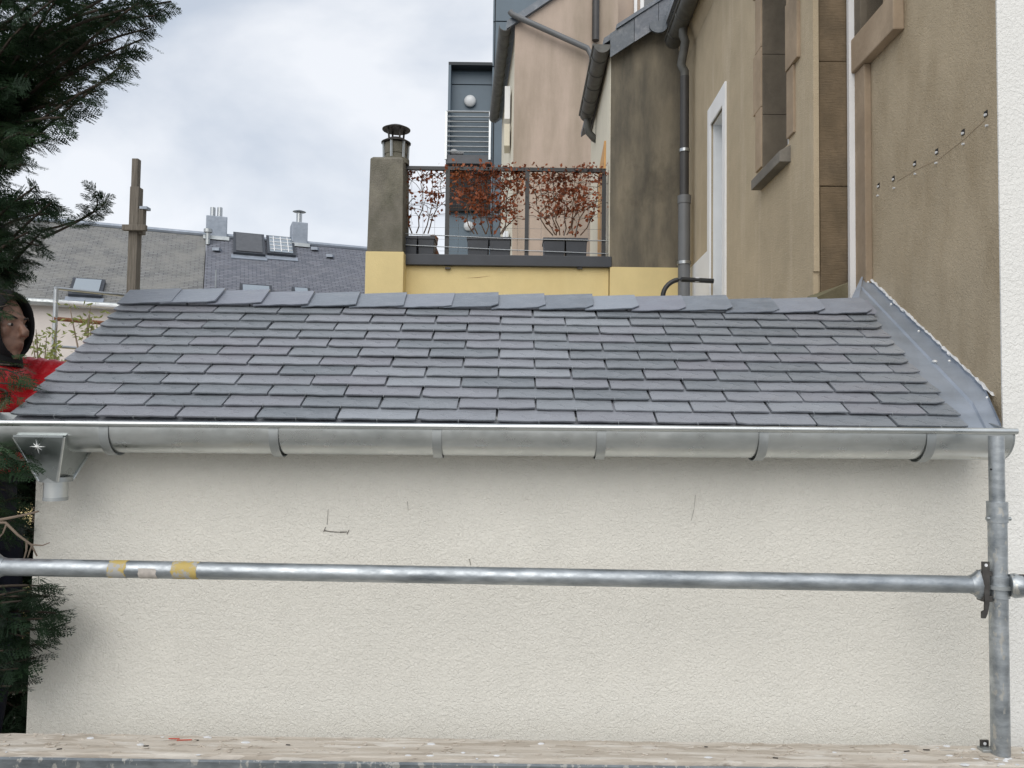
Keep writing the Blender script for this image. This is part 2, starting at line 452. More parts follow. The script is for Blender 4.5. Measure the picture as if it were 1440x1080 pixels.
# front wall with fine subdivision is not needed: roughcast is relief in the material
mb.prism(poly, (0, .22, 0))
wall = mb.build('wall', MAT['cream'], out_b)
mb = MB(); BY = 2 * RIDGE_Y - WY
mb.prism([(XL, WY + .22, -.1), (XL, BY, -.1), (XL, BY, top), (XL, RIDGE_Y, RIDGE_Z - .06), (XL, WY + .22, top + .05)], (.2, 0, 0))
mb.build('gable_wall', MAT['cream'], out_b)
mb = MB(); mb.bb(XL + .2, XR, BY - .2, BY, -.1, top); mb.build('back_wall', MAT['cream'], out_b)
# scratches and a chipped line in the roughcast
def scratch(pts, wd, par):
    q = MB()
    for a, b in zip(pts[:-1], pts[1:]):
        A = at(*a, WY - .0012); B = at(*b, WY - .0012); d = (B - A).normalized(); s = Vector((-d.z, 0, d.x)) * wd * random.uniform(.6, 1.3)
        q.prism([A - s, B - s * .6, B + s * .6, A + s], (0, -.0008, 0))
    return q.build('scratch', MAT['sill_stone'], par)
scratch([(456, 746), (464, 747.5), (478, 748.5), (488, 748)], .0022, wall)
scratch([(455, 748), (458, 741)], .0018, wall)
scratch([(488, 751), (491, 745)], .0016, wall)
scratch([(460, 738), (461.5, 716)], .0007, wall)
scratch([(660, 786), (662, 795)], .0018, wall)
scratch([(573, 705), (574, 718)], .0006, wall)
scratch([(978, 696), (976, 716), (972, 732)], .0004, wall)

roof = MB()
LO = XL - .02
def slab(par, y0, s0, s1, X0, X1, n0, n1): pass
roof.prism([roof_pt(LO, -.0, -.03), roof_pt(LO, SL, -.03), roof_pt(LO, SL, -.004), roof_pt(LO, -.0, -.004)], (XF - LO, 0, 0))
roof = roof.build('roof', MAT['batten'], out_b)
mb = MB()
back = [roof_pt(LO, SL, -.03), roof_pt(LO, SL, .012)]
q = [Vector((p.x, 2 * RIDGE_Y - p.y, p.z)) for p in (roof_pt(LO, 0, .012), roof_pt(LO, 0, -.03))]
mb.prism([back[0] + Vector((0, .001, 0)), back[1] + Vector((0, .001, 0)), q[0], q[1]], (XF - LO, 0, 0)); mb.build('back_slope', MAT['slate'], out_b)

# slates: a few split shapes share their meshes
EXPO, SW, SLEN, STH = .0637, .2435, .155, .0085
def slate_mesh(wd, seed, ln=SLEN, th=STH, lift=0, clipx=None, slope=0.0, round_r=0, chip=.0011, round_l=0):
    r = random.Random(seed)
    nx, ny = max(3, int(wd / .03)), 3
    xs = [wd * i / nx for i in range(nx + 1)]
    def yb(x):
        y = r.uniform(-chip, chip)
        if round_r and x > wd - round_r: y += (round_r - math.sqrt(max(0, round_r ** 2 - (x - wd + round_r) ** 2)))
        if round_l and x < round_l: y += (round_l - math.sqrt(max(0, round_l ** 2 - (round_l - x) ** 2)))
        return y
    bot = [yb(x) for x in xs]
    c0, c1 = r.random(), r.random()
    if c0 < .18: bot[-1] += r.uniform(.002, .007)
    if c1 < .18: bot[0] += r.uniform(.002, .007)
    v = []; f = []
    wob = [r.uniform(-.0009, .0009) for _ in xs]
    for j in range(ny + 1):
        for i, x in enumerate(xs):
            y = bot[i] + .005 if j == 0 else (bot[i] + .02 if j == 1 else (ln - .0) * (j - 1) / (ny - 1))
            ex = (r.uniform(-.0012, .0012) if i in (0, nx) else 0) + slope * y
            v.append((x + ex, y, th + wob[i] * (1 - y / ln) + (-.0003 if j == 0 else 0)))
    k0 = len(v)
    for i, x in enumerate(xs): v.append((x + r.uniform(-.001, .001) * (i not in (0, nx)), bot[i] + .0055 + r.uniform(-.0008, .0008), th * .6 + wob[i]))
    k1 = len(v)
    for i, x in enumerate(xs): v.append((x, bot[i] + .010, 0 + wob[i]))
    k2 = len(v)
    for i, x in enumerate(xs): v.append((x + slope * ln, ln, 0))
    m_ = nx + 1
    for j in range(ny):
        for i in range(nx): f.append((j * m_ + i, j * m_ + i + 1, (j + 1) * m_ + i + 1, (j + 1) * m_ + i))
    for i in range(nx):
        f.append((k0 + i, k0 + i + 1, i + 1, i)); f.append((k1 + i, k1 + i + 1, k0 + i + 1, k0 + i)); f.append((k2 + i, k2 + i + 1, k1 + i + 1, k1 + i))
        f.append((ny * m_ + i, ny * m_ + i + 1, k2 + i + 1, k2 + i))
    L_ = [0, m_, 2 * m_, 3 * m_, k2, k1, k0]; f.append(tuple(L_[::-1])); f.append(tuple(x + nx for x in L_))
    if clipx:
        v = [(min(x, clipx(y)), y, z) for x, y, z in v]
    me = bpy.data.meshes.new('slate'); me.from_pydata(v, [], f)
    bm = bmesh.new(); bm.from_mesh(me); bmesh.ops.recalc_face_normals(bm, faces=bm.faces); bm.to_mesh(me); bm.free()
    return me
ex_, ey_, ez_ = Vector((1, 0, 0)), Vector((0, math.cos(TH), math.sin(TH))), Vector((0, -math.sin(TH), math.cos(TH)))
def slate_M(X, s, n, tilt, yaw=0, rollx=0):
    B = Matrix(((ex_.x, ey_.x, ez_.x, 0), (ex_.y, ey_.y, ez_.y, 0), (ex_.z, ey_.z, ez_.z, 0), (0, 0, 0, 1)))
    return Matrix.Translation(roof_pt(X, s, n)) @ B @ Matrix.Rotation(-tilt, 4, 'X') @ Matrix.Rotation(yaw, 4, 'Z') @ Matrix.Rotation(rollx, 4, 'Y')
GAP = .007
vari = [slate_mesh(SW - GAP, 100 + i) for i in range(18)]
for me in vari: me.materials.append(MAT['slate'])
J0 = -.286
hooks = MB(); NB = .027
for i in range(13):
    s = i * EXPO + (0 if i else -.004)
    off = J0 + (0 if i % 2 == 0 else -SW / 2)
    X = off - 6 * SW
    lft = XL - .018 + random.uniform(-.004, .006)
    while X < XF - .004:
        x0, x1 = X, X + SW
        X += SW
        if x1 < lft + .03: continue
        tilt = math.atan2(NB - .001, SLEN) + random.uniform(-.012, .012)
        yaw = random.uniform(-.006, .006); ss = s + random.uniform(-.0025, .0025); nn = NB + random.uniform(-.0008, .0022)
        if x0 < lft:
            wd = x1 - lft - GAP
            if wd < .05: continue
            me = slate_mesh(wd, 900 + i, round_l=.012, chip=.002); me.materials.append(MAT['slate']); xx = lft
        elif x1 > XF:
            wd = XF - x0 - GAP + random.uniform(-.012, .012)
            if wd < .04: continue
            me = slate_mesh(wd, 700 + i, round_r=random.choice([0, .012, .02])); me.materials.append(MAT['slate']); xx = x0
        elif lft - .04 < x0 < lft + .10 and x1 - lft < SW + .1:
            me = slate_mesh(SW - GAP + (x0 - lft if x0 - lft < .04 else 0), 400 + i, round_l=.01, chip=.002); me.materials.append(MAT['slate']); xx = lft if x0 - lft < .04 else x0
        else:
            me = random.choice(vari); xx = x0
        obj_from('slate', me, roof, slate_M(xx + random.uniform(-.001, .001), ss, nn, tilt, yaw))
        if i < 12 and x0 > lft:
            hx = (x0 + x1) / 2 + random.uniform(-.004, .004)
            if hx < XF - .01:
                a = roof_pt(hx, s - .006, NB + .001); b = roof_pt(hx, s - .007, NB + STH + .003); c = roof_pt(hx, s + .003, NB + STH + .004); d = roof_pt(hx, s + .03, .006)
                hooks.tube([d + Vector((0, 0, -.002)), roof_pt(hx, s, NB - .002), a, b, c], .0011, 5)
hk = hooks.build('slate_hooks', MAT['steel_rail'], roof); tag(hk, 'small wire hooks holding the slates', kind='stuff')

# big ridge slates lapping sideways, standing proud of the ridge
RW = .181; s_r = .752; X = XL - .024; k = 0
while X < XF:
    wd = RW + .03 if X + RW < XF + .02 else XF + .02 - X
    me = slate_mesh(min(wd, XF + .03 - X), 300 + k, ln=SL - s_r + .006, th=.008, round_r=.004 if k < 7 else .022, chip=.0022, slope=random.uniform(-.03, .03))
    me.materials.append(MAT['slate_ridge'])
    up = random.uniform(.028, .033)
    if k == 1: up += .006
    obj_from('ridge_slate', me, roof, slate_M(X, s_r + random.uniform(-.004, .004), up - .001, .035 + random.uniform(-.02, .02), random.uniform(-.015, .015), -.048))
    X += RW + random.uniform(-.004, .004); k += 1
    if k == 1: X -= .012
X = XL - .02
mb = MB()
p0 = [roof_pt(X, SL - .005, -.003), roof_pt(X, SL + .0, .016)]
q0 = [Vector((p.x, 2 * RIDGE_Y - p.y + .004, p.z)) for p in (roof_pt(X, SL - .09, .02), roof_pt(X, SL - .09, .013))]
mb.prism([p0[0], p0[1], q0[0], q0[1]], (XF - X, 0, 0)); mb.build('ridge_back', MAT['slate_ridge'], roof)
# under-eave slates (dark starter course) and zinc drip edge
mb = MB()
mb.prism([roof_pt(LO, -.008, .0), roof_pt(LO, .1, .0), roof_pt(LO, .1, .006), roof_pt(LO, -.008, .008)], (XF - LO, 0, 0)); mb.build('starter_course', MAT['slate'], roof)
mb = MB()
mb.prism([roof_pt(LO - .0, -.02, -.012), roof_pt(LO, .05, -.006), roof_pt(LO, .05, -.002), roof_pt(LO, -.02, -.007), roof_pt(LO, -.026, -.02), roof_pt(LO, -.023, -.021)], (XF - LO + .05, 0, 0)); mb.build('drip_edge', MAT['zinc'], out_b)

# flashing against the tall house
def fl(s, X, n): return roof_pt(X, s, n)
fU0, fU1 = on(1407, 574, corner, NN), on(1216, 391, corner, NN)
def flash(t, k, lift=0):
    """t up the slope, k from the slates (0) to the wall (1)"""
    lo = roof_pt(XF - .012, -.018 + (SL + .022) * t, .016)
    hi = fU0.lerp(fU1, t) + NN * .004
    if t <= 0: hi = roof_pt(.628 * (EY - .02), -.018, .03)
    p = lo.lerp(hi, k); p.z += lift
    return p
prof = [(0, 0), (.06, .004), (.52, .004), (.56, .012), (.60, .004), (.99, .012), (1, .024)]
mb = MB(); rings = []
for t in (0, .08, .2, .35, .5, .65, .8, .92, 1):
    rg = [flash(t, k, l) for k, l in prof]
    rg += [p + Vector((0, 0, -.004)) for p in rg[::-1]]
    rings.append(rg)
mb.loft(rings)
fla = mb.build('flashing', MAT['lead'], out_b)
# end return at the ridge and nail heads
mb = MB(); e = rings[-1]
mb.prism([e[0], e[3], e[6], at(1196, 424, RIDGE_Y + .07)], (0, .004, .002)); mb.build('flashing_end', MAT['lead'], out_b)
for t in (.05, .28, .5, .73, .95):
    q = MB(); q.ball(flash(t, .9, .013), (.005, .005, .005), 8, 5); q.build('nail_head', MAT['star'], fla, True)
q = MB(); q.ball(flash(.34, .56, .014), (.008, .012, .006), 8, 5); q.build('solder_blob', MAT['star'], fla, True)
# mortar fillet along its top
mb = MB(); r_ = []
for i in range(80):
    t = .035 + .965 * i / 79; a = .006 * random.uniform(.4, 1.5)
    c = flash(t, 1, .024 + random.uniform(-.003, .004))
    r_.append([c + Vector((-a * math.cos(th), .6 * a * math.sin(th), a * math.sin(th))) for th in np.linspace(0, 2 * math.pi, 6, endpoint=False)])
mb.loft(r_); mb.build('mortar_fillet', MAT['mortar'], fla)
# mossy fillet behind the ridge, against the stone end of the next house
p0, p1 = at(1146, 419, SY_ - .12), at(1207, 391, SY_ - .02)
mb = MB(); mb.prism([p0, p1, p1 + Vector((0, 0, -.25)), p0 + Vector((0, 0, -.15))], (0, .09, .02)); mb.build('mossy_fillet', MAT['moss_mortar'], out_b)

# ------------------------------------------------------------------ gutter, brackets and hopper
GY, GR = 2.335, .074
gut = empty('gutter', (0, GY, H - .05), parent=out_b)
gx0, gx1 = at(-25, 600, GY).x, at(1427, 620, GY - GR).x
def gz(X): return H - .034 + (X - gx0) / (gx1 - gx0) * .014      # falls to the hopper on the left
def gprof(X, r=GR, zt=0, th=0, a0=0, a1=math.pi, n=18):
    z0 = gz(X) + zt; P = [Vector((X, GY - r, z0))]
    for i in range(n + 1):
        a = math.pi + math.pi * i / n
        P.append(Vector((X, GY + r * math.cos(a), z0 - .012 + r * math.sin(a) * 1.02)))
    P.append(Vector((X, GY + r, z0 + .03)))
    return P
mb = MB()
rings = []
for i in range(9):
    X = gx0 + (gx1 - gx0) * i / 8
    a = gprof(X); b = gprof(X, GR - .0025)
    rings.append(a + b[::-1])
mb.loft(rings, True); mb.build('trough', MAT['zinc'], gut, True)
mb = MB(); mb.tube([(gx0, GY - GR - .004, gz(gx0)), (0, GY - GR - .004, gz(0)), (gx1 + .004, GY - GR - .004, gz(gx1))], .0092, 16); mb.build('front_bead', MAT['zinc'], gut, True)
mb = MB(); mb.prism(gprof(gx1 - .004), (.006, 0, 0)); mb.build('end_cap', MAT['zinc_strap'], gut)
mb = MB(); mb.prism(gprof(gx0 + .004), (-.006, 0, 0)); mb.build('end_cap', MAT['zinc_strap'], gut)
for px in (145, 384, 614, 846, 1074, 1310):
    X = at(px, 625, GY - GR).x
    mb = MB(); rr = []
    for dx in (-.0135, .0135):
        a = gprof(X + dx, GR + .0028, -.006)[:-4]; b = gprof(X + dx, GR + .0008, -.006)[:-4]
        rr.append(a + b[::-1])
    mb.loft(rr, True)
    mb.build('bracket', MAT['zinc_strap'], gut, True)
# hopper
hop = empty('rain_hopper', at(60, 700, GY), parent=out_b)
def hp(px, py, Y): return at(px, py, Y)
yf, yb_ = GY - GR - .012, WY - .012
tl, tr_ = at(18, 618, yf).x, at(88, 618, yf).x; zt = at(50, 612, yf).z
bl, br_ = at(44, 676, yf).x, at(70, 676, yf).x; zb = at(55, 678, yf).z
ybf = yf + .035
top4 = [Vector((tl, yf, zt)), Vector((tr_, yf, zt)), Vector((tr_, yb_, zt)), Vector((tl, yb_, zt))]
mid4 = [Vector((p.x, p.y, zt - .006)) for p in top4]
bot4 = [Vector((bl, ybf, zb)), Vector((br_, ybf, zb)), Vector((br_, ybf + .085, zb)), Vector((bl, ybf + .085, zb))]
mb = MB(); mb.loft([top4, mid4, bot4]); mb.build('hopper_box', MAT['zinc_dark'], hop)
# rolled seam strips on the right and left faces
for side in (0, 1):
    a0, a1 = (mid4[1], mid4[2]) if side else (mid4[0], mid4[3]); b0, b1 = (bot4[1], bot4[2]) if side else (bot4[0], bot4[3])
    sx = .001 if side else -.001
    for t in (0.02, .97):
        mb = MB(); p = a0.lerp(a1, t); q = b0.lerp(b1, t)
        mb.tube([p + Vector((sx, 0, 0)), p.lerp(q, .5) + Vector((sx, 0, 0)), q + Vector((sx, 0, 0))], .0045, 8); mb.build('seam', MAT['zinc'], hop, True)
mb = MB(); c = (bot4[0] + bot4[2]) / 2
mb.tube([c + Vector((0, 0, .01)), c + Vector((0, 0, -.004))], .045, 20); mb.build('collar', MAT['zinc_strap'], hop, True)
mb = MB(); mb.tube([c + Vector((0, 0, 0)), c + Vector((0, 0, -.055))], .033, 20); mb.build('outlet', MAT['zinc'], hop, True)
mb = MB(); mb.tube([c + Vector((0, 0, -.05)), c + Vector((0, 0, -.06))], .034, 20); mb.build('outlet_ring', MAT['zinc_strap'], hop, True)
# the eight-pointed star on its front
fn = (mid4[1] - mid4[0]).cross(bot4[0] - mid4[0]).normalized()
if fn.y > 0: fn = -fn
fu = (mid4[0] + mid4[1] - bot4[0] - bot4[1]).normalized(); fr = Vector((1, 0, 0))
sc_ = on(53, 628, mid4[0], fn) + fn * .001
P = []; f = []
for i in range(16):
    a = math.pi / 8 * i; r = (.0235 if i % 4 == 0 else .0155 if i % 2 == 0 else .0042)
    P.append(sc_ + (fr * math.sin(a) + fu * math.cos(a)) * r)
P.append(sc_ + fn * .0055)
mb = MB(); mb.add(P, [(i, (i + 1) % 16, 16) for i in range(16)] + [tuple(range(16))]); mb.build('star_emblem', MAT['star'], hop)

# ------------------------------------------------------------------ tall house on the right (white front, tan side)
SY = on(1207, 200, corner, NN).y           # where the next house steps forward
tall = empty('tall_house', (corner.x, CY, 0), 'tall house with white roughcast front and tan rendered side wall', 'house')
ZT = 7.5
mb = MB(); mb.prism([(corner.x, CY, -.1), (corner.x + 3.2, CY, -.1), (corner.x + 3.2, CY, ZT), (corner.x, CY, ZT)], (0, .006, 0)); mb.build('front_wall', MAT['white_rough'], tall)
# side wall with a window opening
def npt(Y, z, o=0): return Vector((near_x(Y), Y, z)) + NN * o
def fpl(Y, z, o=0): return Vector((far_x(Y), Y, z)) + NN * o
def wallrect(mb, pt, y0, y1, z0, z1, o0, o1):
    a = [pt(y0, z0, o0), pt(y1, z0, o0), pt(y1, z1, o0), pt(y0, z1, o0)]
    mb.prism(a, NN * (o1 - o0)); return mb
ws0 = on(1272, 45, corner, NN); ws1 = on(1225, 85, corner, NN); wz = (ws0.z + ws1.z) / 2
op0 = on(1242, 0, corner, NN); op1 = on(1218, 22, corner, NN)
oy0, oy1, oz = op0.y - .06, op1.y - .01, max(op0.z, op1.z) - .06
oz = wz + .155
mb = MB()
wallrect(mb, npt, CY + .0065, ws0.y + .03, -.1, ZT, -.25, 0)
wallrect(mb, npt, ws0.y + .03, SY + .3, -.1, oz - .02, -.25, 0)
wallrect(mb, npt, ws0.y + .03, SY + .3, oz + 1.45, ZT, -.25, 0)
wallrect(mb, npt, oy1 + .0, SY + .3, oz - .02, oz + 1.45, -.25, 0)
side_wall = mb.build('side_wall', MAT['tan_near'], tall)
win = empty('window', npt(oy0, oz), parent=tall)
mb = MB(); wallrect(mb, npt, ws0.y, SY - .02, wz, oz, .0, .045); mb.build('sill', MAT['sandstone'], win, bevel=.006)
mb = MB(); wallrect(mb, npt, ws0.y + .02, oy0, oz + .001, oz + 1.45, -.1, .03); mb.build('jamb', MAT['sandstone'], win, bevel=.004)
mb = MB(); wallrect(mb, npt, oy1, SY - .02, oz + .001, oz + 1.45, -.1, .03); mb.build('jamb', MAT['reveal_stone'], win, bevel=.004)
mb = MB(); wallrect(mb, npt, oy0, oy1, oz + .001, oz + 1.44, -.2, -.13); mb.build('pane', MAT['glass'], win)
mb = MB(); wallrect(mb, npt, ws1.y, SY - .02, wz - 1.6, wz - .001, 0, .03); mb.build('stone_strip', MAT['sandstone'], tall, bevel=.004)
mb = MB(); wallrect(mb, npt, SY - .035, SY - .012, 2.0, ZT, .03, .055); mb.build('white_joint_cover', MAT['white_trim'], tall)
mb = MB(); wallrect(mb, npt, ws0.y + .03, ws0.y + .5, wz - .012, wz - .001, .0, .03)
# cut bracket stubs across the tan wall, each with its hole and dowel
for (px, py) in ((1236, 261), (1257, 251), (1287, 230), (1318, 213), (1355, 186), (1387, 160)):
    st = empty('bracket_stub', on(px, py, corner, NN), parent=tall)
    p = on(px, py, corner, NN)
    mb = MB(); wallrect(mb, npt, p.y - .008, p.y + .010, p.z - .01, p.z + .01, .0005, .002); mb.build('hole', MAT['void'], st)
    mb = MB(); mb.tube([p + NN * .0 + Vector((0, -.002, -.004)), p + NN * .008 + Vector((0, -.003, -.005))], .0045, 8); mb.build('dowel', MAT['mortar'], st, True)
    q = p + Vector((0, 0, -.042)) + Vector((NSL, 1, 0)) * random.uniform(-.01, .006)
    mb = MB(); mb.tube([q + NN * .0, q + NN * .007], .004, 8); mb.build('dowel', MAT['mortar'], st, True)
ps = [on(px, py, corner, NN) + NN * .0008 for px, py in ((1240, 268), (1262, 255), (1290, 238), (1320, 224), (1356, 196), (1386, 168))]
for a, b in zip(ps[1:-1], ps[2:-0 or None]):
    d = (b - a); mb = MB(); sN = Vector((0, 0, .0007))
    mb.prism([a - sN, b - sN, b + sN, a + sN], NN * .0006); mb.build('rust_line', MAT['sandstone'], side_wall)
mb = MB(); mb.prism([npt(CY, ZT + .001, .25), npt(SY + .25, ZT + .001, .25), npt(SY + .25, ZT + .001, -3.2), npt(CY, ZT + .001, -3.2)], (0, 0, .2)); mb.build('roof', MAT['slate'], tall)
mb = MB(); mb.bb(corner.x + .26, corner.x + 3.2, SY + .15, SY + .29, -.1, ZT); mb.build('rear_wall', MAT['tan_near'], tall)

# ------------------------------------------------------------------ the ochre house behind it (stepping forward)
fs = at(1143, 200, SY); FX0 = fs.x
def far_x(Y): return FX0 + NSL * (Y - SY)
fplane = Vector((FX0, SY, 0))
def fon(px, py): return on(px, py, fplane, NN)
DY = 6.4                                    # the gable wall that closes the yard
och = empty('ochre_house', (FX0, SY, 0), 'ochre rendered house with stone windows and a white framed door', 'house')
gzE_ = at(960, 68, 6.3).z
eave_z = H + 2.9
s0, s1 = fon(1112, 225), fon(1070, 270); sz = (s0.z + s1.z) / 2
w_y0, w_y1 = fon(1109, 150).y, fon(1073, 150).y
w_z0, w_z1 = sz + .10, sz + 1.75
d0, d1 = fon(1022, 115), fon(997, 155); dz = (d0.z + d1.z) / 2
dy0, dy1 = d0.y, d1.y
dj = .075
do0, do1, doz = dy0 + dj, dy1 - dj, dz - .13
mb = MB()
eave_z = gzE_ + .1
wallrect(mb, fpl, SY + .012, w_y0, -.1, eave_z, -.2, 0)
wallrect(mb, fpl, w_y0, w_y1, -.1, w_z0, -.2, 0)
wallrect(mb, fpl, w_y0, w_y1, w_z1, eave_z, -.2, 0)
wallrect(mb, fpl, w_y1, do0, -.1, eave_z, -.2, 0)
wallrect(mb, fpl, do0, do1, doz, eave_z, -.2, 0)
wallrect(mb, fpl, do1, DY + .02, -.1, eave_z, -.2, 0)
mb.build('side_wall', MAT['tan_far'], och)
# end face: rough stone blocks with a narrow rendered return
fx = at(1152, 200, SY).x; nxr = near_x(SY) - .001
z = 1.9; i = 0
hs = [.62, .5, .43, .62, .58, .5, .6]
mb = MB(); mb.bb(FX0 + .001, nxr + .3, SY + .012, SY + .2, -.1, z); mb.build('end_wall', MAT['tan_far'], och)
for h in hs:
    mb = MB(); o = random.uniform(0, .006)
    mb.bb(fx + random.uniform(-.004, .004), nxr + .25, SY - .002 + o, SY + .1, z + .004, z + h); mb.build('stone_block', MAT['dark_stone'], och, bevel=.005); z += h
mb = MB(); mb.bb(FX0, fx - .004, SY - .008, SY + .011, H + .68, eave_z); mb.bb(FX0 + .001, fx - .006, SY + .002, SY + .011, 1.9, H + .68); mb.build('render_return', MAT['tan_far'], och)
# stone window
win = empty('window', fpl(w_y0, w_z0), parent=och)
mb = MB(); a = [fpl(s0.y, sz, 0), fpl(s1.y, sz, 0), fpl(s1.y, sz, 0) + NN * .055, fpl(s0.y, sz, 0) + NN * .055]
mb.prism([fpl(s0.y, sz, -.12), fpl(s0.y, sz, .055), fpl(s0.y, sz + .055, .055), fpl(s0.y, w_z0 + .05, -.12)], (NSL * (s1.y - s0.y), s1.y - s0.y, 0)); mb.build('sill', MAT['sill_stone'], win, bevel=.004)
def block(name, mat, y0, y1, z0, z1, o0, o1, par, bev=.004):
    q = MB(); wallrect(q, fpl, y0, y1, z0, z1, o0, o1); return q.build(name, MAT[mat], par, bevel=bev)
zz = w_z0 + .02
ears = [.10, .17, .10, .17, .1]
for k in range(5):
    h = .34; z0 = zz + k * h
    block('jamb_stone', 'sandstone', w_y0 - ears[k], w_y0, z0 + .002, z0 + h, -.02, .012 if k % 2 == 0 else .018, win)
    block('jamb_stone', 'sandstone', w_y1, w_y1 + .05 + ears[k] * .6, z0 + .002, z0 + h, -.02, .012, win)
    block('reveal_stone', 'reveal_stone', w_y1 - .012, w_y1 + .001, z0 + .002 - .05, z0 + h - .05, -.17, .004, win, .003)
block('frame', 'white_paint', w_y0 + .01, w_y0 + .05, w_z0, w_z1, -.17, -.13, win)
block('frame', 'white_paint', w_y1 - .05, w_y1 - .013, w_z0, w_z1, -.17, -.13, win)
block('pane', 'glass', w_y0 + .05, w_y1 - .05, w_z0, w_z1, -.16, -.15, win, 0)
# door with its white surround
door = empty('door', fpl(dy0, 0), parent=och)
for name, y0, y1, z0, z1, o1 in (('surround', dy0, do0, .2, dz, .012), ('surround', do1, dy1, .2, dz, .012), ('lintel', do0, do1, doz, dz, .011)):
    block(name, 'white_paint', y0, y1, z0, z1, -.01, o1, door, .002)
p1, p2 = fon(997, 352), fon(972, 378)
mb = MB(); a = [fpl(dy1 + .001, .2, 0), fpl(DY - .005, .2, 0), fpl(DY - .005, p2.z, 0), fpl(dy1 + .001, p1.z, 0)]
mb.prism(a, NN * .009); mb.build('white_splay', MAT['white_paint'], door)
block('reveal', 'pale_reveal', do1 - .011, do1, .2, doz, -.2, -.012, door, 0)
block('reveal', 'pale_reveal', do0, do0 + .011, .2, doz, -.2, -.012, door, 0)
block('reveal_head', 'pale_reveal', do0 + .012, do1 - .012, doz - .010, doz - .001, -.2, -.012, door, 0)
block('shutter_box', 'pale_reveal', do0 + .012, do1 - .012, doz - .27, doz - .012, -.2, -.10, door, .003)
block('leaf', 'white_paint', do0 + .012, do1 - .012, .2, doz - .272, -.21, -.15, door, .003)
# eave: soffit board, gutter and downpipe
GYe = 6.3
gend = at(950, 74, GYe)
gxE = far_x(GYe) - .115; gzE = at(960, 68, GYe).z
mb = MB()
mb.prism([fpl(SY - .1, gzE - .10, .001), fpl(SY - .1, gzE + .035, .05), fpl(SY - .1, gzE + .14, .05), fpl(SY - .1, gzE + .14, .001)], Vector((NSL, 1, 0)) * (DY - SY + .1)); mb.build('soffit', MAT['tan_far'], och)
def halfpipe(mb, x, y0, y1, z, r, dx=NSL, th=.004):
    rr = []
    for y in (y0, (y0 + y1) / 2, y1):
        o = [Vector((x + dx * (y - y0) + r * math.cos(a), y, z + r * math.sin(a))) for a in np.linspace(math.pi, 2 * math.pi, 13)]
        i_ = [Vector((x + dx * (y - y0) + (r - th) * math.cos(a), y, z + (r - th) * math.sin(a))) for a in np.linspace(2 * math.pi, math.pi, 13)]
        rr.append(o + i_)
    mb.loft(rr)
gE = empty('gutter', (gxE, GYe, gzE), parent=och)
mb = MB(); halfpipe(mb, gxE - NSL * (GYe - SY), SY - .1, GYe, gzE + .06, .068); mb.build('trough', MAT['old_gutter'], gE, True)
mb = MB(); mb.tube([(gxE - NSL * (GYe - SY) - .07, SY - .1, gzE + .062), (gxE - .07, GYe, gzE + .062)], .009, 8); mb.build('bead', MAT['old_gutter'], gE, True)
for yy in (5.5, 5.85, 6.15):
    mb = MB(); rr = []
    for y in (yy - .015, yy + .015):
        rr.append([Vector((gxE + NSL * (y - GYe) + .072 * math.cos(a), y, gzE + .06 + .072 * math.sin(a))) for a in np.linspace(math.pi, 2 * math.pi, 13)] + [Vector((gxE + NSL * (y - GYe) + .066 * math.cos(a), y, gzE + .06 + .066 * math.sin(a))) for a in np.linspace(2 * math.pi, math.pi, 13)])
    mb.loft(rr); mb.build('bracket', MAT['old_gutter'], gE, True)
dp = empty('downpipe', at(968, 400, 6.02), parent=och)
pY = 6.02; pX = far_x(pY) - .075
zA, zB = at(971, 108, pY).z, at(968, 276, pY).z
pts = [Vector((gxE + .01, pY - .05, gzE + .01)), Vector((gxE + .01, pY - .05, gzE - .06)), Vector((gxE + .03, pY - .04, gzE - .10)), Vector((pX - .03, pY - .01, zA + .09)), Vector((pX, pY, zA + .04)), Vector((pX, pY, zA - .02))]
mb = MB(); mb.tube(pts, .034, 14); mb.build('swan_neck', MAT['old_gutter'], dp, True)
mb = MB(); mb.tube([(pX, pY, zA), (pX, pY, zB - .02)], .036, 16); mb.build('dark_pipe', MAT['dark_pipe'], dp, True)
mb = MB(); mb.tube([(pX, pY, zB), (pX, pY, 0)], .047, 18); mb.tube([(pX, pY, zB + .002), (pX, pY, zB - .06)], .052, 18); mb.build('grey_pipe', MAT['grey_pvc'], dp, True)
for py in (212, 370):
    zc = at(970, py, pY).z; mb = MB(); mb.tube([(pX, pY, zc - .012), (pX, pY, zc + .012)], .042 if py < 276 else .055, 16); mb.build('pipe_clip', MAT['steel_rail'], dp, True)
mb = MB(); mb.prism([fpl(SY - .12, eave_z + .1, .18), fpl(DY, eave_z + .1, .18), fpl(DY, eave_z + 1.6, -2.2), fpl(SY - .12, eave_z + 1.6, -2.2)], (0, 0, .08)); mb.build('roof', MAT['slate'], och)
# black handrail by the door
hb = MB(); yh = 5.35
hp0, hp1, hp2, hp3 = at(932, 425, yh), at(934, 412, yh), at(945, 396, yh), at(958, 393, yh)
end = fon(1022, 396)
arc = [Vector((hp0.x, yh, 1.2)), at(932, 418, yh)] + [at(932 + 26 * (1 - math.cos(t)), 418 - 25 * math.sin(t), yh) for t in np.linspace(.2, math.pi / 2, 8)] + [at(990, 394.5, yh), Vector((far_x(yh) - .005, yh, at(1022, 395.5, yh).z))]
hr = empty('handrail', (hp0.x, yh, 0), 'bent black steel handrail reaching the white door surround', 'handrail')
hb.tube(arc, .017, 10); hb.build('rail_tube', MAT['black_metal'], hr, True)
mb = MB(); pr = arc[-2] + Vector((-.05, -.001, .004)); mb.box(pr, (.03, .02, .034)); mb.build('paint_patch', MAT['mortar'], hr)
mb = MB(); mb.tube([(hp0.x, yh, 0), (hp0.x, yh, 1.25)], .02, 10); mb.build('post', MAT['black_metal'], hr, True)

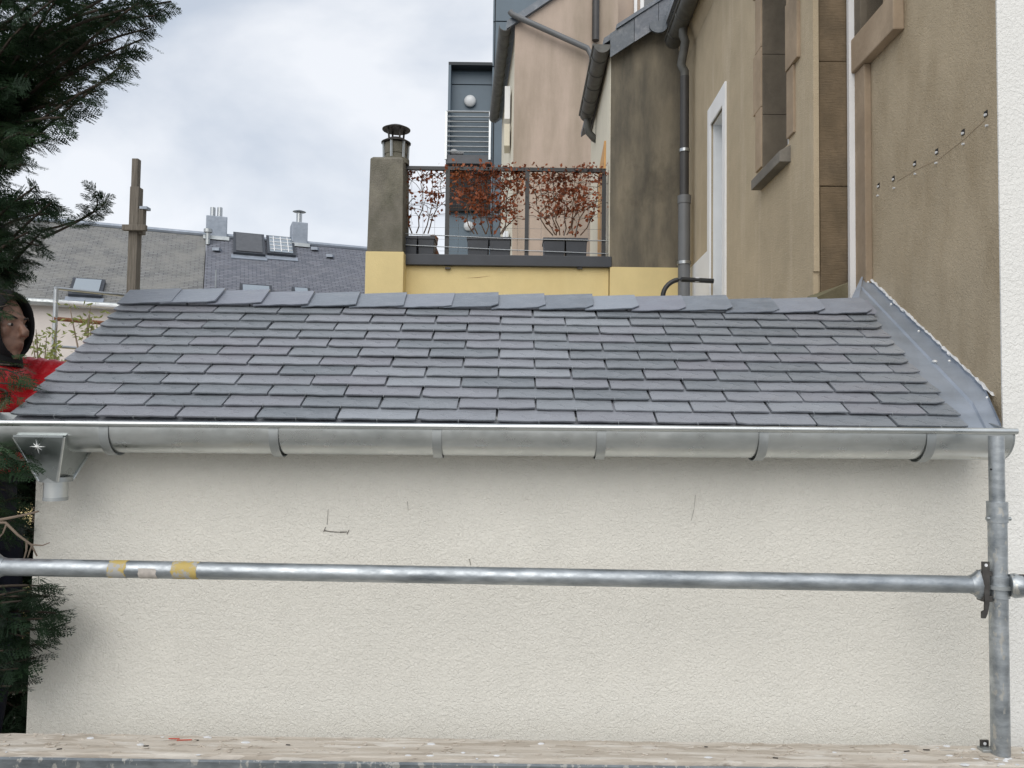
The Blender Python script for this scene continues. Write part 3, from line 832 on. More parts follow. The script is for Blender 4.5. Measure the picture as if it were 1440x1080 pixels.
# ------------------------------------------------------------------ weathered gable house closing the yard
gab = empty('gable_house', (at(900, 400, DY).x, DY, 0), 'house with sooty grey gable over a yellow base and slate verge', 'house')
gx = at(858, 250, DY).x; gxr = far_x(DY) + .25
zy = at(900, 376, DY).z
e0 = at(856, 66, DY); e1 = at(946, 8, DY)
sl = (e1.z - e0.z) / (e1.x - e0.x)
apx = gx + 1.9
def ez(x): return e0.z + sl * (x - e0.x) if x < apx else e0.z + sl * (2 * apx - x - e0.x)
mb = MB(); mb.prism([(gx, DY, zy), (gxr, DY, zy), (gxr, DY, ez(gxr)), (gx, DY, ez(gx))], (0, .25, 0))
mb.prism([(gxr + .001, DY + .05, -.1), (2 * apx - gx, DY + .05, -.1), (2 * apx - gx, DY + .05, ez(gx)), (apx, DY + .05, ez(apx)), (gxr + .001, DY + .05, ez(gxr))], (0, .2, 0))
mb.build('gable_wall', MAT['dirty'], gab)
mb = MB(); mb.prism([(gx + .004, DY - .012, -.1), (gxr, DY - .012, -.1), (gxr, DY - .012, zy - .001), (gx + .004, DY - .012, zy - .001)], (0, .25, 0)); mb.build('yellow_base', MAT['yellow'], gab)
LY = 8.35
mb = MB(); mb.prism([(gx, DY + .251, -.1), (gx + .03, LY, -.1), (gx + .03, LY, ez(gx) + .0), (gx, DY + .251, ez(gx))], (.2, 0, 0)); mb.build('side_wall', MAT['cream_side'], gab)
q = gx - .003
mb = MB(); mb.bb(gx - .004, gx + .012, DY + .001, DY + .25, zy, ez(gx) - .02); mb.build('corner_return', MAT['cream_side'], gab)
# roof slope and verge slates
rp = lambda x, y, o=0: Vector((x, y, ez(x) + o))
xo = gx - .07
mb = MB(); mb.prism([rp(xo, DY - .08, .02), rp(apx, DY - .08, .02), rp(apx, DY - .08, .07), rp(xo, DY - .08, .07)], (0, LY - DY + .2, 0)); mb.build('roof', MAT['slate_dark'], gab)
x = gx - .02; k = 0
while x < apx:
    w_ = .2
    mb = MB(); a = .15
    mb.prism([rp(x, DY - .09, .015 - a + random.uniform(-.006, .006)), rp(x + w_ - .004, DY - .09, .015 - a + random.uniform(-.006, .006)), rp(x + w_ - .004, DY - .09, .065), rp(x, DY - .09, .065)], (0, -.012 - .004 * (k % 2), 0)); mb.build('verge_slate', MAT['slate_dark'], gab); x += w_; k += 1
mb = MB(); mb.prism([rp(xo + .1, DY - .12, .066), rp(apx, DY - .12, .066), rp(apx, DY - .12, .10), rp(xo + .1, DY - .12, .10)], (0, .3, 0)); mb.build('verge_flashing', MAT['slate_dark'], gab)
vx = at(922, 34, DY).x; vc = rp(vx, DY - .105, -.14)
mb = MB(); mb.prism([vc + Vector((.075 * math.cos(a), 0, .06 * math.sin(a))) for a in np.linspace(math.pi, 2 * math.pi, 9)] + [vc + Vector((.07, 0, .05)), vc + Vector((-.07, 0, .03))], (0, -.02, 0)); mb.build('hanging_slate', MAT['slate_dark'], gab)
# its gutter along the left eave
g2 = empty('gutter', (xo, DY, ez(gx)), parent=gab)
gL = MB(); gA = at(846, 66, DY - .08); gzz = gA.z - .01
halfpipe(gL, gx - .085, DY - .1, LY - .55, gzz + .02, .07, .01); gL.build('trough', MAT['old_gutter'], g2, True)
mb = MB(); mb.tube([(gx - .157, DY - .1, gzz + .02), (gx - .157 + .01 * (LY - .55 - DY), LY - .55, gzz + .02)], .011, 8); mb.build('bead', MAT['old_gutter'], g2, True)
mb = MB(); cc = Vector((gx - .085, DY - .1, gzz + .02)); mb.prism([cc + Vector((.07 * math.cos(a), 0, .07 * math.sin(a))) for a in np.linspace(math.pi, 2 * math.pi, 10)], (0, -.005, 0)); mb.build('end_cap', MAT['old_gutter'], g2)
for yy in np.arange(DY + .1, LY - .6, .28):
    mb = MB(); halfpipe(mb, gx - .085 + .01 * (yy - DY), yy - .015, yy + .015, gzz + .02, .075, 0, .004); mb.build('bracket', MAT['old_gutter'], g2, True)
mb = MB(); mb.prism([(gx - .012, DY - .05, gzz + .005), (gx - .012, DY - .05, gzz + .11), (gx - .03, DY - .05, gzz + .11), (gx - .03, DY - .05, gzz + .005)], (.02, LY - DY, 0)); mb.build('fascia', MAT['void'], gab)
mb = MB(); gy = LY - .6; gxx = gx - .085 + .018
mb.tube([(gxx, gy, gzz - .04), (gxx, gy, gzz - .12), (gxx + .02, gy + .01, gzz - .18), (gxx + .07, gy + .02, gzz - .23), (gxx + .11, gy + .03, gzz - .25)], .036, 12); mb.build('elbow', MAT['old_gutter'], g2, True)
# pine board leaning by the terrace door
mb = MB(); q0 = at(845, 355, 7.15); q1 = at(845, 224, 7.15)
mb.prism([(gx + .006, 6.72, q0.z - .3), (gx + .006, 7.2, q0.z - .3), (gx + .006, 7.2, q1.z - .12), (gx + .006, 6.72, q1.z + .02)], (-.02, 0, 0)); mb.build('door_board', MAT['wood_orange'], gab)

# ------------------------------------------------------------------ terrace wall, chimney, railing
TY = DY + .03
ter = empty('terrace_wall', (at(700, 400, TY).x, TY, 0), 'yellow rendered terrace wall with anthracite coping', 'wall')
tx0, tx1 = at(540, 400, TY).x, gx - .003
zc0, zc1 = at(700, 375, TY).z, at(700, 360, TY).z
mb = MB(); mb.bb(tx0, tx1, TY, TY + .22, -.1, zc0 - .002); mb.build('wall', MAT['yellow'], ter)
mb = MB(); mb.bb(tx0 + .03, tx1 + .02, TY - .045, TY + .05, zc0, zc1); mb.build('coping', MAT['anthracite'], ter, bevel=.004)
mb = MB(); mb.bb(tx0 + .03, tx1, TY + .222, TY + 2.2, zc0 - .2, zc0 - .05); mb.build('terrace_floor', MAT['concrete'], ter)
for px in (630, 815):
    p = at(px, 378, TY); mb = MB(); mb.bb(p.x - .022, p.x + .022, TY - .03, TY - .001, p.z - .006, p.z + .008); mb.build('bracket', MAT['iron'], ter)
p = at(670, 391, TY); mb = MB(); mb.prism([at(655, 391, TY - .0006), at(672, 390, TY - .0006), at(690, 388, TY - .0006), at(672, 390.6, TY - .0006)], (0, -.0006, 0)); mb.build('crack', MAT['rust'], ter)
# chimney
chm = empty('chimney', (at(541, 400, DY).x, DY - .1, 0), 'mossy concrete chimney with metal rain cowl beside the terrace', 'chimney')
cY = DY - .12
cl, cr = at(517, 300, cY).x, at(567, 300, cY).x; cs = at(540, 354, cY).z; ct = at(540, 219, cY).z
cl2, cr2 = cl - .0, cr + .012
mb = MB(); mb.bb(cl2 - .008, cr2, cY - .012, cY + .4, -.1, cs); mb.build('yellow_base', MAT['yellow'], chm, bevel=.006)
mb = MB(); cxm = (cl + cr) / 2
def sq(k, z, dx=0): return [Vector((cl + k + dx, cY + k, z)), Vector((cr - k + dx, cY + k, z)), Vector((cr - k + dx, cY + .39 - k, z)), Vector((cl + k + dx, cY + .39 - k, z))]
mb.loft([sq(0, cs + .001), sq(.004, cs + .3), sq(.01, ct - .02), sq(.03, ct)]); mb.build('stack', MAT['concrete'], chm, bevel=.006)
cw = empty('cowl', (cxm, cY + .2, ct), parent=chm)
def lathe(mb, c, prof, seg=20):
    rings = [[Vector((c[0] + r * math.cos(2 * math.pi * k / seg), c[1] + r * math.sin(2 * math.pi * k / seg), c[2] + z)) for k in range(seg)] for r, z in prof]
    return mb.loft(rings)
cc = (cxm + .045, cY + .2, ct)
mb = MB(); lathe(mb, cc, [(.115, -.01), (.115, .03), (.095, .035), (.09, .07), (.095, .075), (.098, .165), (.085, .17)]); mb.build('pot', MAT['concrete'], cw, True)
for k in range(6):
    a = 2 * math.pi * k / 6 + .3; mb = MB(); mb.tube([Vector((cc[0] + .1 * math.cos(a), cc[1] + .1 * math.sin(a), ct + .03)), Vector((cc[0] + .105 * math.cos(a), cc[1] + .105 * math.sin(a), ct + .185))], .012, 6); mb.build('rib', MAT['zinc_strap'], cw, True)
mb = MB(); lathe(mb, cc, [(.06, .168), (.125, .172), (.126, .178), (.07, .21), (.06, .215), (.055, .17)]); mb.build('flange', MAT['iron'], cw, True)
for k in range(4):
    a = 2 * math.pi * k / 4 + .6; mb = MB(); mb.tube([Vector((cc[0] + .065 * math.cos(a), cc[1] + .065 * math.sin(a), ct + .2)), Vector((cc[0] + .075 * math.cos(a), cc[1] + .075 * math.sin(a), ct + .30))], .009, 6); mb.build('cap_leg', MAT['iron'], cw, True)
mb = MB(); lathe(mb, cc, [(.001, .300), (.118, .288), (.12, .294), (.07, .318), (.002, .326)]); mb.build('cap', MAT['iron'], cw, True)

# railing with its wire infill
rl = empty('terrace_railing', (at(700, 360, TY).x, TY, zc1), 'black steel terrace railing with thin wire infill above the yellow wall', 'railing')
zr0, zr1 = zc1, at(700, 235, TY).z
rx0, rx1 = at(567, 300, TY).x, at(850, 300, TY).x
ry = TY + .06
mb = MB(); mb.box(((rx0 + rx1) / 2, ry, zr1), (rx1 - rx0 + .03, .035, .03)); mb.build('top_rail', MAT['black_metal'], rl)
for px in (629, 741, 849):
    X = at(px, 300, ry).x; mb = MB(); mb.bb(X - .017, X + .017, ry - .018, ry + .016, zr0 - .1, zr1 - .016); mb.build('post', MAT['black_metal'], rl)
X = at(568, 300, ry).x; mb = MB(); mb.bb(X - .01, X + .01, ry - .018, ry + .016, zr0 - .1, zr1 - .016); mb.build('post', MAT['black_metal'], rl)
mb = MB()
for X in np.arange(rx0 + .06, rx1, .1): mb.tube([(X, ry, zr0 + .01), (X, ry, zr1)], .0011, 4, False)
for z in np.arange(zr0 + .05, zr1, .1): mb.tube([(rx0, ry + .003, z), (rx1, ry + .003, z)], .0011, 4, False)
tag(mb.build('wire_mesh', MAT['steel_rail'], rl), kind='stuff')
for z, dz_ in ((zr0 + .155, .0), (zr0 + .06, -.02)):
    mb = MB(); mb.tube([(rx0, ry - .03, z + .03), ((rx0 + rx1) / 2, ry - .03, z), (rx1 + .3, ry - .03, z - .01 + dz_)], .004, 6); mb.build('tension_wire', MAT['steel_rail'], rl)

# planters and the russet climbers in them
def leaf_cluster(mb, P, n, size):
    for _ in range(n):
        c = Vector(P) + Vector((random.gauss(0, .026), random.gauss(0, .02), random.gauss(0, .026)))
        R_ = Euler((random.uniform(0, 6.3), random.uniform(0, 6.3), random.uniform(0, 6.3))).to_matrix()
        s = size * random.uniform(.6, 1.25)
        q = [R_ @ Vector(v) * s for v in ((-.1, -.5, 0), (.34, -.1, .08), (.1, .5, -.05), (-.36, .08, .1))]
        mb.add([c + v for v in q], [(0, 1, 2, 3)])
def climber(pl_px, py, spanx, dens, label, seed, topw, nst=6):
    r = random.Random(seed); random.seed(seed)
    Yp = TY + .14
    x0, x1 = at(spanx[0], 300, ry).x, at(spanx[1], 300, ry).x
    bx0, bx1 = at(pl_px[0], 350, Yp).x, at(pl_px[1], 350, Yp).x
    zt_ = zr0 + .235
    plant = empty('climbing_plant', ((bx0 + bx1) / 2, Yp, zt_ - .1), label, 'plant', 'russet climbers on the terrace railing')
    st = MB(); lf = MB()
    for i in range(nst):
        bx = bx0 + .05 + (bx1 - bx0 - .1) * (i + .5) / nst
        tx = x0 + (x1 - x0) * (i + r.uniform(.1, .9)) / nst
        pts = []
        for k in range(9):
            t = k / 8; e = t ** .55
            pts.append(Vector((bx + (tx - bx) * e + r.uniform(-.02, .02), Yp - .05 * min(1, t * 3) + r.uniform(-.012, .012), zt_ - .02 + (zr1 - zt_ + r.uniform(-.05, .04)) * t)))
        st.tube(pts, [.006 - .004 * k / 8 for k in range(9)], 5)
        for b in range(15):
            k = r.randint(2, 8); p = pts[k]; q = p + Vector((r.uniform(-.16, .16), r.uniform(-.05, .03), r.uniform(-.02, .12))); q.z = min(q.z, zr1 + .005)
            st.tube([p, (p + q) / 2 + Vector((0, 0, .015)), q], .0022, 4)
            hgt = (q.z - zt_) / (zr1 - zt_)
            if r.random() < dens * (.6 + .4 * hgt * topw): leaf_cluster(lf, q, r.randint(3, 7), .035); leaf_cluster(lf, (p + q) / 2, r.randint(2, 5), .032)
        for k in range(1, 9):
            if r.random() < dens * (.5 + .5 * topw * k / 8): leaf_cluster(lf, pts[k], r.randint(2, 5), .043)
    nx = int((x1 - x0) / .03 * dens * 8)
    for _ in range(nx):
        x = r.uniform(x0, x1); h = r.random() ** .55
        if r.random() < dens * topw * (.2 + .8 * h): leaf_cluster(lf, (x, ry + r.uniform(-.04, .05), zt_ + (zr1 - zt_ + .02) * h), r.randint(1, 4), .036)
    st.build('stems', MAT['stem'], plant); tag(lf.build('leaves', MAT['red_leaf'], plant), kind='stuff')
    pt = empty('planter', ((bx0 + bx1) / 2, Yp, zr0 - .1), label.replace('dry russet climber', 'dark grey square planter'), 'planter', 'planters along the terrace railing')
    q = MB()
    for (a, b) in ((bx0, (bx0 + bx1) / 2 - .004), ((bx0 + bx1) / 2 + .004, bx1)):
        k = MB(); zb_ = zr0 - .12
        k.loft([[Vector((a + .012, Yp - .1 + .01, zb_)), Vector((b - .012, Yp - .09, zb_)), Vector((b - .012, Yp + .13, zb_)), Vector((a + .012, Yp + .13, zb_))], [Vector((a, Yp - .1, zt_ - .09)), Vector((b, Yp - .1, zt_ - .09)), Vector((b, Yp + .14, zt_ - .09)), Vector((a, Yp + .14, zt_ - .09))]]); k.build('tub', MAT['anthracite'], pt, bevel=.004)
        k = MB(); k.bb(a - .006, b + .006, Yp - .107, Yp + .147, zt_ - .089, zt_ - .065); k.build('rim', MAT['anthracite'], pt)
climber((566, 612), 350, (568, 632), .42, 'sparse dry russet climber next to the mossy chimney', 21, .5, 4)
climber((658, 718), 350, (632, 738), 1.0, 'densest dry russet climber in the middle of the railing', 22, 1.0, 8)
climber((764, 824), 350, (738, 850), .72, 'dry russet climber nearest the sooty gable wall', 23, .9, 9)
random.seed(99)
# small figure-like pot remnants: terracotta jar seen between the planters
tj = MB(); pj = at(608, 345, TY + .18); lathe(tj, (pj.x, TY + .25, zr0 - .1), [(.03, 0), (.06, .03), (.055, .16), (.03, .22), (.045, .3), (.02, .33)], 14)
tj = tj.build('terracotta_jar', plain('terracotta', (.2, .085, .04, 1), .85, 0, .35, 30, .004), None, True)
tag(tj, 'brown terracotta jar on the terrace between two dark planters', 'jar')

# ------------------------------------------------------------------ pink house behind the terrace
PY = 9.4
pk = empty('pink_house', (at(770, 300, PY).x, PY, 0), 'pink rendered house with stained gable and diagonal rain pipe', 'house')
ang = math.radians(-4.0)
u = Vector((math.cos(ang), -math.sin(ang) * 0, 0)); 
pc = at(722, 200, PY); px1 = at(868, 200, PY).x
bv = Vector((-.07, 1, 0))
ze = at(722, 36, PY).z; z2 = at(775, 2, PY).z; xs_ = at(775, 2, PY).x
slp = (z2 - ze) / (xs_ - pc.x)
mb = MB(); mb.prism([(pc.x, PY, -.1), (px1, PY, -.1), (px1, PY, ze + slp * (px1 - pc.x)), (pc.x, PY, ze)], (0, .2, 0)); mb.build('gable_wall', MAT['pink'], pk)
mb = MB(); mb.prism([Vector((pc.x, PY + .201, -.1)), Vector((pc.x, PY + .201, ze))] + [Vector((pc.x, PY + .201, ze)) + bv * 2.8, Vector((pc.x, PY + .201, -.1)) + bv * 2.8], (.2, 0, 0)); mb.build('side_wall', MAT['cream_side'], pk)
rr_ = lambda x, o: Vector((x, PY - .06, ze + slp * (x - pc.x) + o))
mb = MB(); xo2 = pc.x - .1
mb.prism([rr_(xo2, .0), rr_(px1, .0), rr_(px1, .1), rr_(xo2, .1)], bv * 3.1); mb.build('roof', MAT['slate_dark'], pk)
g3 = empty('gutter', (xo2, PY, ze), parent=pk)
mb = MB(); halfpipe(mb, xo2 - .02, PY - .08, PY + 2.9, ze - .03, .075, -.07); mb.build('trough', MAT['old_gutter'], g3, True)
for yy in np.arange(PY + .1, PY + 2.9, .3):
    mb = MB(); halfpipe(mb, xo2 - .02 - .07 * (yy - PY), yy - .02, yy + .02, ze - .03, .077, 0); mb.build('bracket', MAT['old_gutter'], g3, True)
mb = MB(); a = at(717, 16, PY - .1); b = at(728, 24, PY - .1); c = at(826, 68, PY - .1); d = at(832, 78, PY - .1)
mb.tube([a, at(720, 20, PY - .1), b, b.lerp(c, .5), c, d, d + Vector((.02, 0, -.2))], .035, 12); mb.build('rain_pipe', MAT['grey_pvc'], pk, True)
mb = MB(); p = at(838, 0, PY - .05); mb.tube([(p.x, PY - .05, p.z + 1), (p.x, PY - .05, ze - .2)], .045, 12); mb.build('vertical_pipe', MAT['dark_pipe'], pk, True)
for (pxa, pya, pyb, mt) in ((712, 130, 175, 'white_trim'), (710, 182, 212, 'cream_side'), (713, 330, 350, 'steel_rail')):
    a = at(pxa, pya, PY + .8); b = at(pxa, pyb, PY + .8); mb = MB(); X = pc.x - .07 * .9
    mb.bb(X - .06, X + .01, PY + .6, PY + .9, b.z, a.z); mb.build('window_shutter', MAT[mt], pk)

# upper house behind the gable roof
UY = 10.2
up = empty('upper_house', (at(900, 0, UY).x, UY, 0), 'pale stained house wall rising behind the slate verge', 'house')
ux0, ux1 = at(842, 20, UY).x, at(985, 20, UY).x
mb = MB(); mb.bb(ux0, ux1, UY, UY + .3, -.1, 9.2); mb.build('wall', MAT['pink'], up)
mb = MB(); a = at(848, 10, UY); mb.bb(a.x - .06, a.x + .06, UY - .05, UY - .001, 5, 9.2); mb.build('corner_pilaster', MAT['cream_side'], up)
uw = empty('window', at(912, 0, UY), parent=up)
a, b = at(905, 14, UY), at(936, 14, UY)
mb = MB(); mb.bb(a.x - .05, b.x + .05, UY - .04, UY - .001, a.z - .06, a.z + 1.2); mb.build('frame', MAT['white_trim'], uw)
mb = MB(); mb.bb(a.x, b.x, UY - .05, UY - .041, a.z, a.z + 1.15); mb.build('pane', MAT['glass'], uw)
mb = MB(); a = at(893, 0, UY); mb.bb(a.x - .02, a.x + .02, UY - .06, UY - .002, a.z - .35, a.z + 1.3); mb.build('trim_strip', MAT['white_trim'], up)
mb = MB(); mb.bb(ux0 - .1, ux1 + .1, UY - .1, UY + 3, 9.201, 9.4); mb.build('roof', MAT['slate'], up)

# ------------------------------------------------------------------ slate-blue clad building with balcony
KY = 15.0
kb = empty('clad_building', (at(690, 300, KY).x, KY, 0), 'slate blue panel clad building with a narrow railed balcony', 'building')
kx = [at(p, 200, KY).x for p in (629, 691, 695, 760)]
kz = at(660, 92, KY).z; kzb = at(660, 219, KY).z; kzb0 = at(660, 231, KY).z
# balcony niche back wall and tall part
BK = KY + .22
mb = MB(); mb.bb(kx[1], kx[3], KY + .06, KY + 3, -.1, 12.6); mb.bb(kx[0] + .02, kx[1] - .003, BK + .06, KY + 3, -.1, kz - .003); mb.build('core', MAT['clad_dark'], kb)
zs = [-.1, 3.2, 5.2, 6.9, at(705, 152, KY).z, at(705, 93, KY).z, at(705, 30, KY).z, 12.7]
zs = sorted(zs)
for a, b in zip(zs[:-1], zs[1:]):
    mb = MB(); mb.bb(kx[1] + .05, kx[3], KY, KY + .058, a + .012, b - .012); mb.build('panel', MAT['clad'], kb)
    mb = MB(); mb.bb(kx[1] - .001, kx[1] + .03, KY + .02, BK + .05, a + .012, b - .012); mb.build('panel', MAT['clad'], kb)
hz = [-.1, 3.0, 5.0, kzb0 - .5, kzb, at(660, 170, BK).z, at(660, 119, BK).z, at(660, 100, BK).z, kz]
bx0_ = kx[0]
for k, (a, b) in enumerate(zip(hz[:-1], hz[1:])):
    mb = MB(); mb.bb(bx0_ + .02, kx[1] - .005, BK, BK + .058, a + .01, b - .01); mb.build('panel', MAT['clad'], kb)
mb = MB(); mb.bb(bx0_ - .02, kx[1] - .004, KY - .05, BK - .002, kzb0, kzb - .003); mb.build('balcony_slab', MAT['blind'], kb)
mb = MB(); mb.bb(bx0_ - .01, kx[1] - .004, KY + .1, BK - .003, kzb0 - .9, kzb0 - .05); mb.build('painted_shadow', MAT['void'], kb)  # black box standing in for the shadow under the balcony slab
mb = MB(); mb.bb(bx0_, bx0_ + .05, KY - .02, BK + .5, kzb, kz - .001); mb.build('fin', MAT['clad'], kb)
mb = MB(); mb.bb(bx0_, kx[1] - .004, KY - .02, BK + .6, kz, kz + .06); mb.build('roof_edge', MAT['clad_dark'], kb)
rlb = empty('balcony_railing', at(660, 190, KY), parent=kb)
zt2 = at(660, 159, KY).z
for k in range(9):
    z = kzb + .06 + (zt2 - kzb - .06) * k / 8; mb = MB(); mb.tube([(bx0_ - .02, KY - .06, z), (kx[1] - .03, KY - .06, z)], .014 if k < 8 else .022, 6); mb.build('bar', MAT['steel_rail'], rlb, True)
for X in (bx0_ - .02, kx[1] - .03):
    mb = MB(); mb.bb(X - .02, X + .02, KY - .08, KY - .04, kzb - .1, zt2); mb.build('post', MAT['steel_rail'], rlb)
mb = MB(); p = at(661, 142, BK - .05); mb.ball(p, (.12, .06, .12), 18, 12); mb.build('round_lamp', MAT['glass_lamp'], kb, True)
mb = MB(); p = at(638, 214, KY + .1); mb.ball(p, (.09, .08, .06), 10, 7); mb.ball(p + Vector((.12, 0, -.02)), (.09, .06, .035), 8, 6); mb.build('draped_cloth', MAT['mortar'], kb, True)
mb = MB(); mb.ball(at(659, 318, BK - .03), (.1, .05, .1), 18, 12); mb.build('round_lamp', MAT['glass_lamp'], kb, True)

# ------------------------------------------------------------------ slate roofed houses on the left, far back
HA = math.radians(21)
hu = Vector((math.cos(HA), math.sin(HA), 0)); hv = Vector((-math.sin(HA), math.cos(HA), 0))
rP = at(120, 316, 20.0)                      # a point on the ridge
slopeL = math.radians(38)
def hpt(a, d, up=0, n=0):
    """a metres along the ridge, d metres down the front slope, n off the roof plane"""
    p = rP + hu * a - hv * (d * math.cos(slopeL)) + Vector((0, 0, -d * math.sin(slopeL) + up))
    return p + (-hv * math.sin(slopeL) + Vector((0, 0, math.cos(slopeL)))) * n
def hon(px, py, n=0):
    nrm = (-hv * math.sin(slopeL) + Vector((0, 0, math.cos(slopeL))))
    p = on(px, py, rP + nrm * n, nrm); q = p - rP
    a = q.dot(hu); d = -q.dot(hv) / math.cos(slopeL) if True else 0
    return a, (-(q - nrm * n).dot(hv)) / math.cos(slopeL)
def roofsheet(name, a0, a1, dd, mat, par):
    q = MB(); q.add([hpt(a0, 0), hpt(a1, 0), hpt(a1, dd), hpt(a0, dd)], [(0, 3, 2, 1)])
    o = q.build(name, mat, par); uv = o.data.uv_layers.new()
    co = {0: (a0, 0), 1: (a1, 0), 2: (a1, dd), 3: (a0, dd)}
    for lp in o.data.loops:
        v = o.data.vertices[lp.vertex_index].co + _off[par]; q_ = v - rP
        uv.data[lp.index].uv = (q_.dot(hu), -q_.dot(hv) / math.cos(slopeL))
    return o
aS = hon(288, 370)[0]; aL = hon(-40, 370)[0] - 3; aR = hon(560, 380)[0]
DD = hon(100, 424)[1]
def far_house(name, a0, a1, roofm, wallm, label):
    b = hpt((a0 + a1) / 2, DD * .95); par = empty(name, (b.x, b.y, 0), label, 'house')
    roofsheet('roof', a0, a1, DD, MAT[roofm], par)
    q = MB(); back = [rP + hu * a0 + hv * 3.2, rP + hu * a1 + hv * 3.2]
    q.add([hpt(a0, 0) + Vector((0, 0, -.13)), hpt(a1, 0) + Vector((0, 0, -.13)), Vector((back[1].x, back[1].y, hpt(a1, DD).z)), Vector((back[0].x, back[0].y, hpt(a0, DD).z))], [(0, 1, 2, 3)]); q.build('back_slope', MAT[roofm], par)
    q = MB(); p0, p1 = hpt(a0, DD - .25), hpt(a1, DD - .25)
    q.prism([Vector((p0.x, p0.y, -.1)), Vector((p1.x, p1.y, -.1)), Vector((p1.x, p1.y, p1.z - .12)), Vector((p0.x, p0.y, p0.z - .12))], hv * .3); q.build('front_wall', MAT[wallm], par)
    q = MB(); q.tube([hpt(a0, 0, .03), hpt(a1, 0, .03)], .07, 8); q.build('ridge_cap', MAT['lead'], par, True)
    q = MB(); q.tube([hpt(a0, DD, -.05), hpt(a1, DD, -.05)], .08, 8); q.build('eave_gutter', MAT['zinc_strap'], par, True)
    return par
hA = far_house('lichen_roof_house', aL, aS - .01, 'lichen_roof', 'pinkwall', 'old house with lichened grey slate roof behind the timber pole')
hB = far_house('grey_slate_house', aS + .01, aR, 'blue_roof', 'pinkwall', 'house with blue grey slate roof, two roof windows and metal chimneys')
RM = Matrix(((hu.x, -hv.x * math.cos(slopeL), 0), (hu.y, -hv.y * math.cos(slopeL), 0), (0, -math.sin(slopeL), 1)))
def skylight(par, pxs, glass, nm='skylight'):
    c = [hon(px, py) for px, py in pxs]
    a0, a1 = min(c[0][0], c[2][0]), max(c[1][0], c[3][0]); dA, dB = (c[0][1] + c[1][1]) / 2, (c[2][1] + c[3][1]) / 2
    a0 = (c[0][0] + c[2][0]) / 2; a1 = (c[1][0] + c[3][0]) / 2
    e = empty(nm, hpt(a0, dA), parent=par)
    nrm = (-hv * math.sin(slopeL) + Vector((0, 0, math.cos(slopeL))))
    q = MB(); q.prism([hpt(a0, dA), hpt(a1, dA), hpt(a1, dB), hpt(a0, dB)], nrm * .10); q.build('frame', MAT['anthracite'], e)
    f = .07
    q = MB(); q.prism([hpt(a0 + f, dA + f, 0, .101), hpt(a1 - f, dA + f, 0, .101), hpt(a1 - f, dB - f, 0, .101), hpt(a0 + f, dB - f, 0, .101)], nrm * .02); q.build('pane', MAT[glass], e)
    q = MB(); q.prism([hpt(a0 - .05, dB + .001), hpt(a1 + .05, dB + .001), hpt(a1 + .05, dB + .2), hpt(a0 - .05, dB + .2)], nrm * .03); q.build('apron', MAT['lead'], e)
    return e, a0, a1, dA, dB
skylight(hB, [(324, 331), (368, 333), (332, 360), (376, 362)], 'blind')
e, a0, a1, dA, dB = skylight(hB, [(371, 336), (410, 337), (379, 361), (418, 363)], 'skyglass')
for k in range(1, 4):
    q = MB(); aa = a0 + (a1 - a0) * k / 4; q.tube([hpt(aa, dA + .1, 0, .125), hpt(aa, dB - .1, 0, .125)], .012, 6); q.build('bar', MAT['white_trim'], e)
for k in range(1, 5):
    q = MB(); d_ = dA + (dB - dA) * k / 5; q.tube([hpt(a0 + .08, d_, 0, .128), hpt(a1 - .08, d_, 0, .128)], .01, 6); q.build('bar', MAT['white_trim'], e)
skylight(hA, [(100, 396), (146, 397), (99, 419), (146, 421)], 'skyglass')
skylight(hB, [(338, 404), (382, 406), (336, 430), (384, 432)], 'skyglass')
skylight(hB, [(412, 408), (436, 409), (410, 430), (438, 431)], 'skyglass')
def roof_chimney(par, pxl, pxr, pyt, pyb, pipes, dep=.7):
    a0, d0_ = hon(pxl, pyb); a1, _ = hon(pxr, pyb)
    base = hpt(a0, d0_); e = empty('chimney', base, parent=par)
    zt_ = at(pxl, pyt, base.y).z
    q = MB(); p0 = hpt(a0, d0_); p1 = hpt(a1, d0_)
    q.prism([p0, p1, p1 + hv * dep, p0 + hv * dep], (0, 0, zt_ - p0.z)); q.build('casing', MAT['lead'], e, bevel=.02)
    q = MB(); q.prism([p0 + hv * -.06 - hu * .06, p1 + hv * -.06 + hu * .06, p1 + hv * .4 + hu * .06, p0 + hv * .4 - hu * .06], (0, 0, .1)); q.build('flashing', MAT['zinc'], e)
    for px, py, r, cap in pipes:
        X = p0.lerp(p1, (px - pxl) / (pxr - pxl)) + hv * .3; z1 = at(px, py, X.y).z
        q = MB(); q.tube([Vector((X.x, X.y, zt_ - .05)), Vector((X.x, X.y, z1))], r, 10); q.build('flue', MAT['steel_rail'], e, True)
        if cap: q = MB(); lathe(q, (X.x, X.y, z1), [(.12, .02), (.19, .04), (.02, .1)], 14); q.build('flue_cap', MAT['zinc_strap'], e, True)
roof_chimney(hB, 289, 319, 302, 336, [(298, 292, .07, 0), (308, 292, .07, 0)])
roof_chimney(hB, 410, 432, 311, 346, [(421, 300, .08, 1)])
q = MB(); a, d = hon(292, 344); p = hpt(a, d); q.tube([p, p + Vector((0, 0, .35))], .06, 10); q.tube([p + Vector((0, 0, .33)), p + Vector((0, 0, .42))], .11, 10); q.build('vent_pipe', MAT['zinc_strap'], hB, True)
for px, py in ((305, 353), (464, 362), (443, 352)):
    a, d = hon(px, py); q = MB(); q.box(hpt(a, d, 0, .04), (.18, .2, .08)); q.build('slate_vent', MAT['lead'], hB)
a, d = hon(303, 405); q = MB(); p = hpt(a, d); q.tube([p, p + Vector((0, 0, .45))], .02, 6); q.build('rod', MAT['steel_rail'], hB)

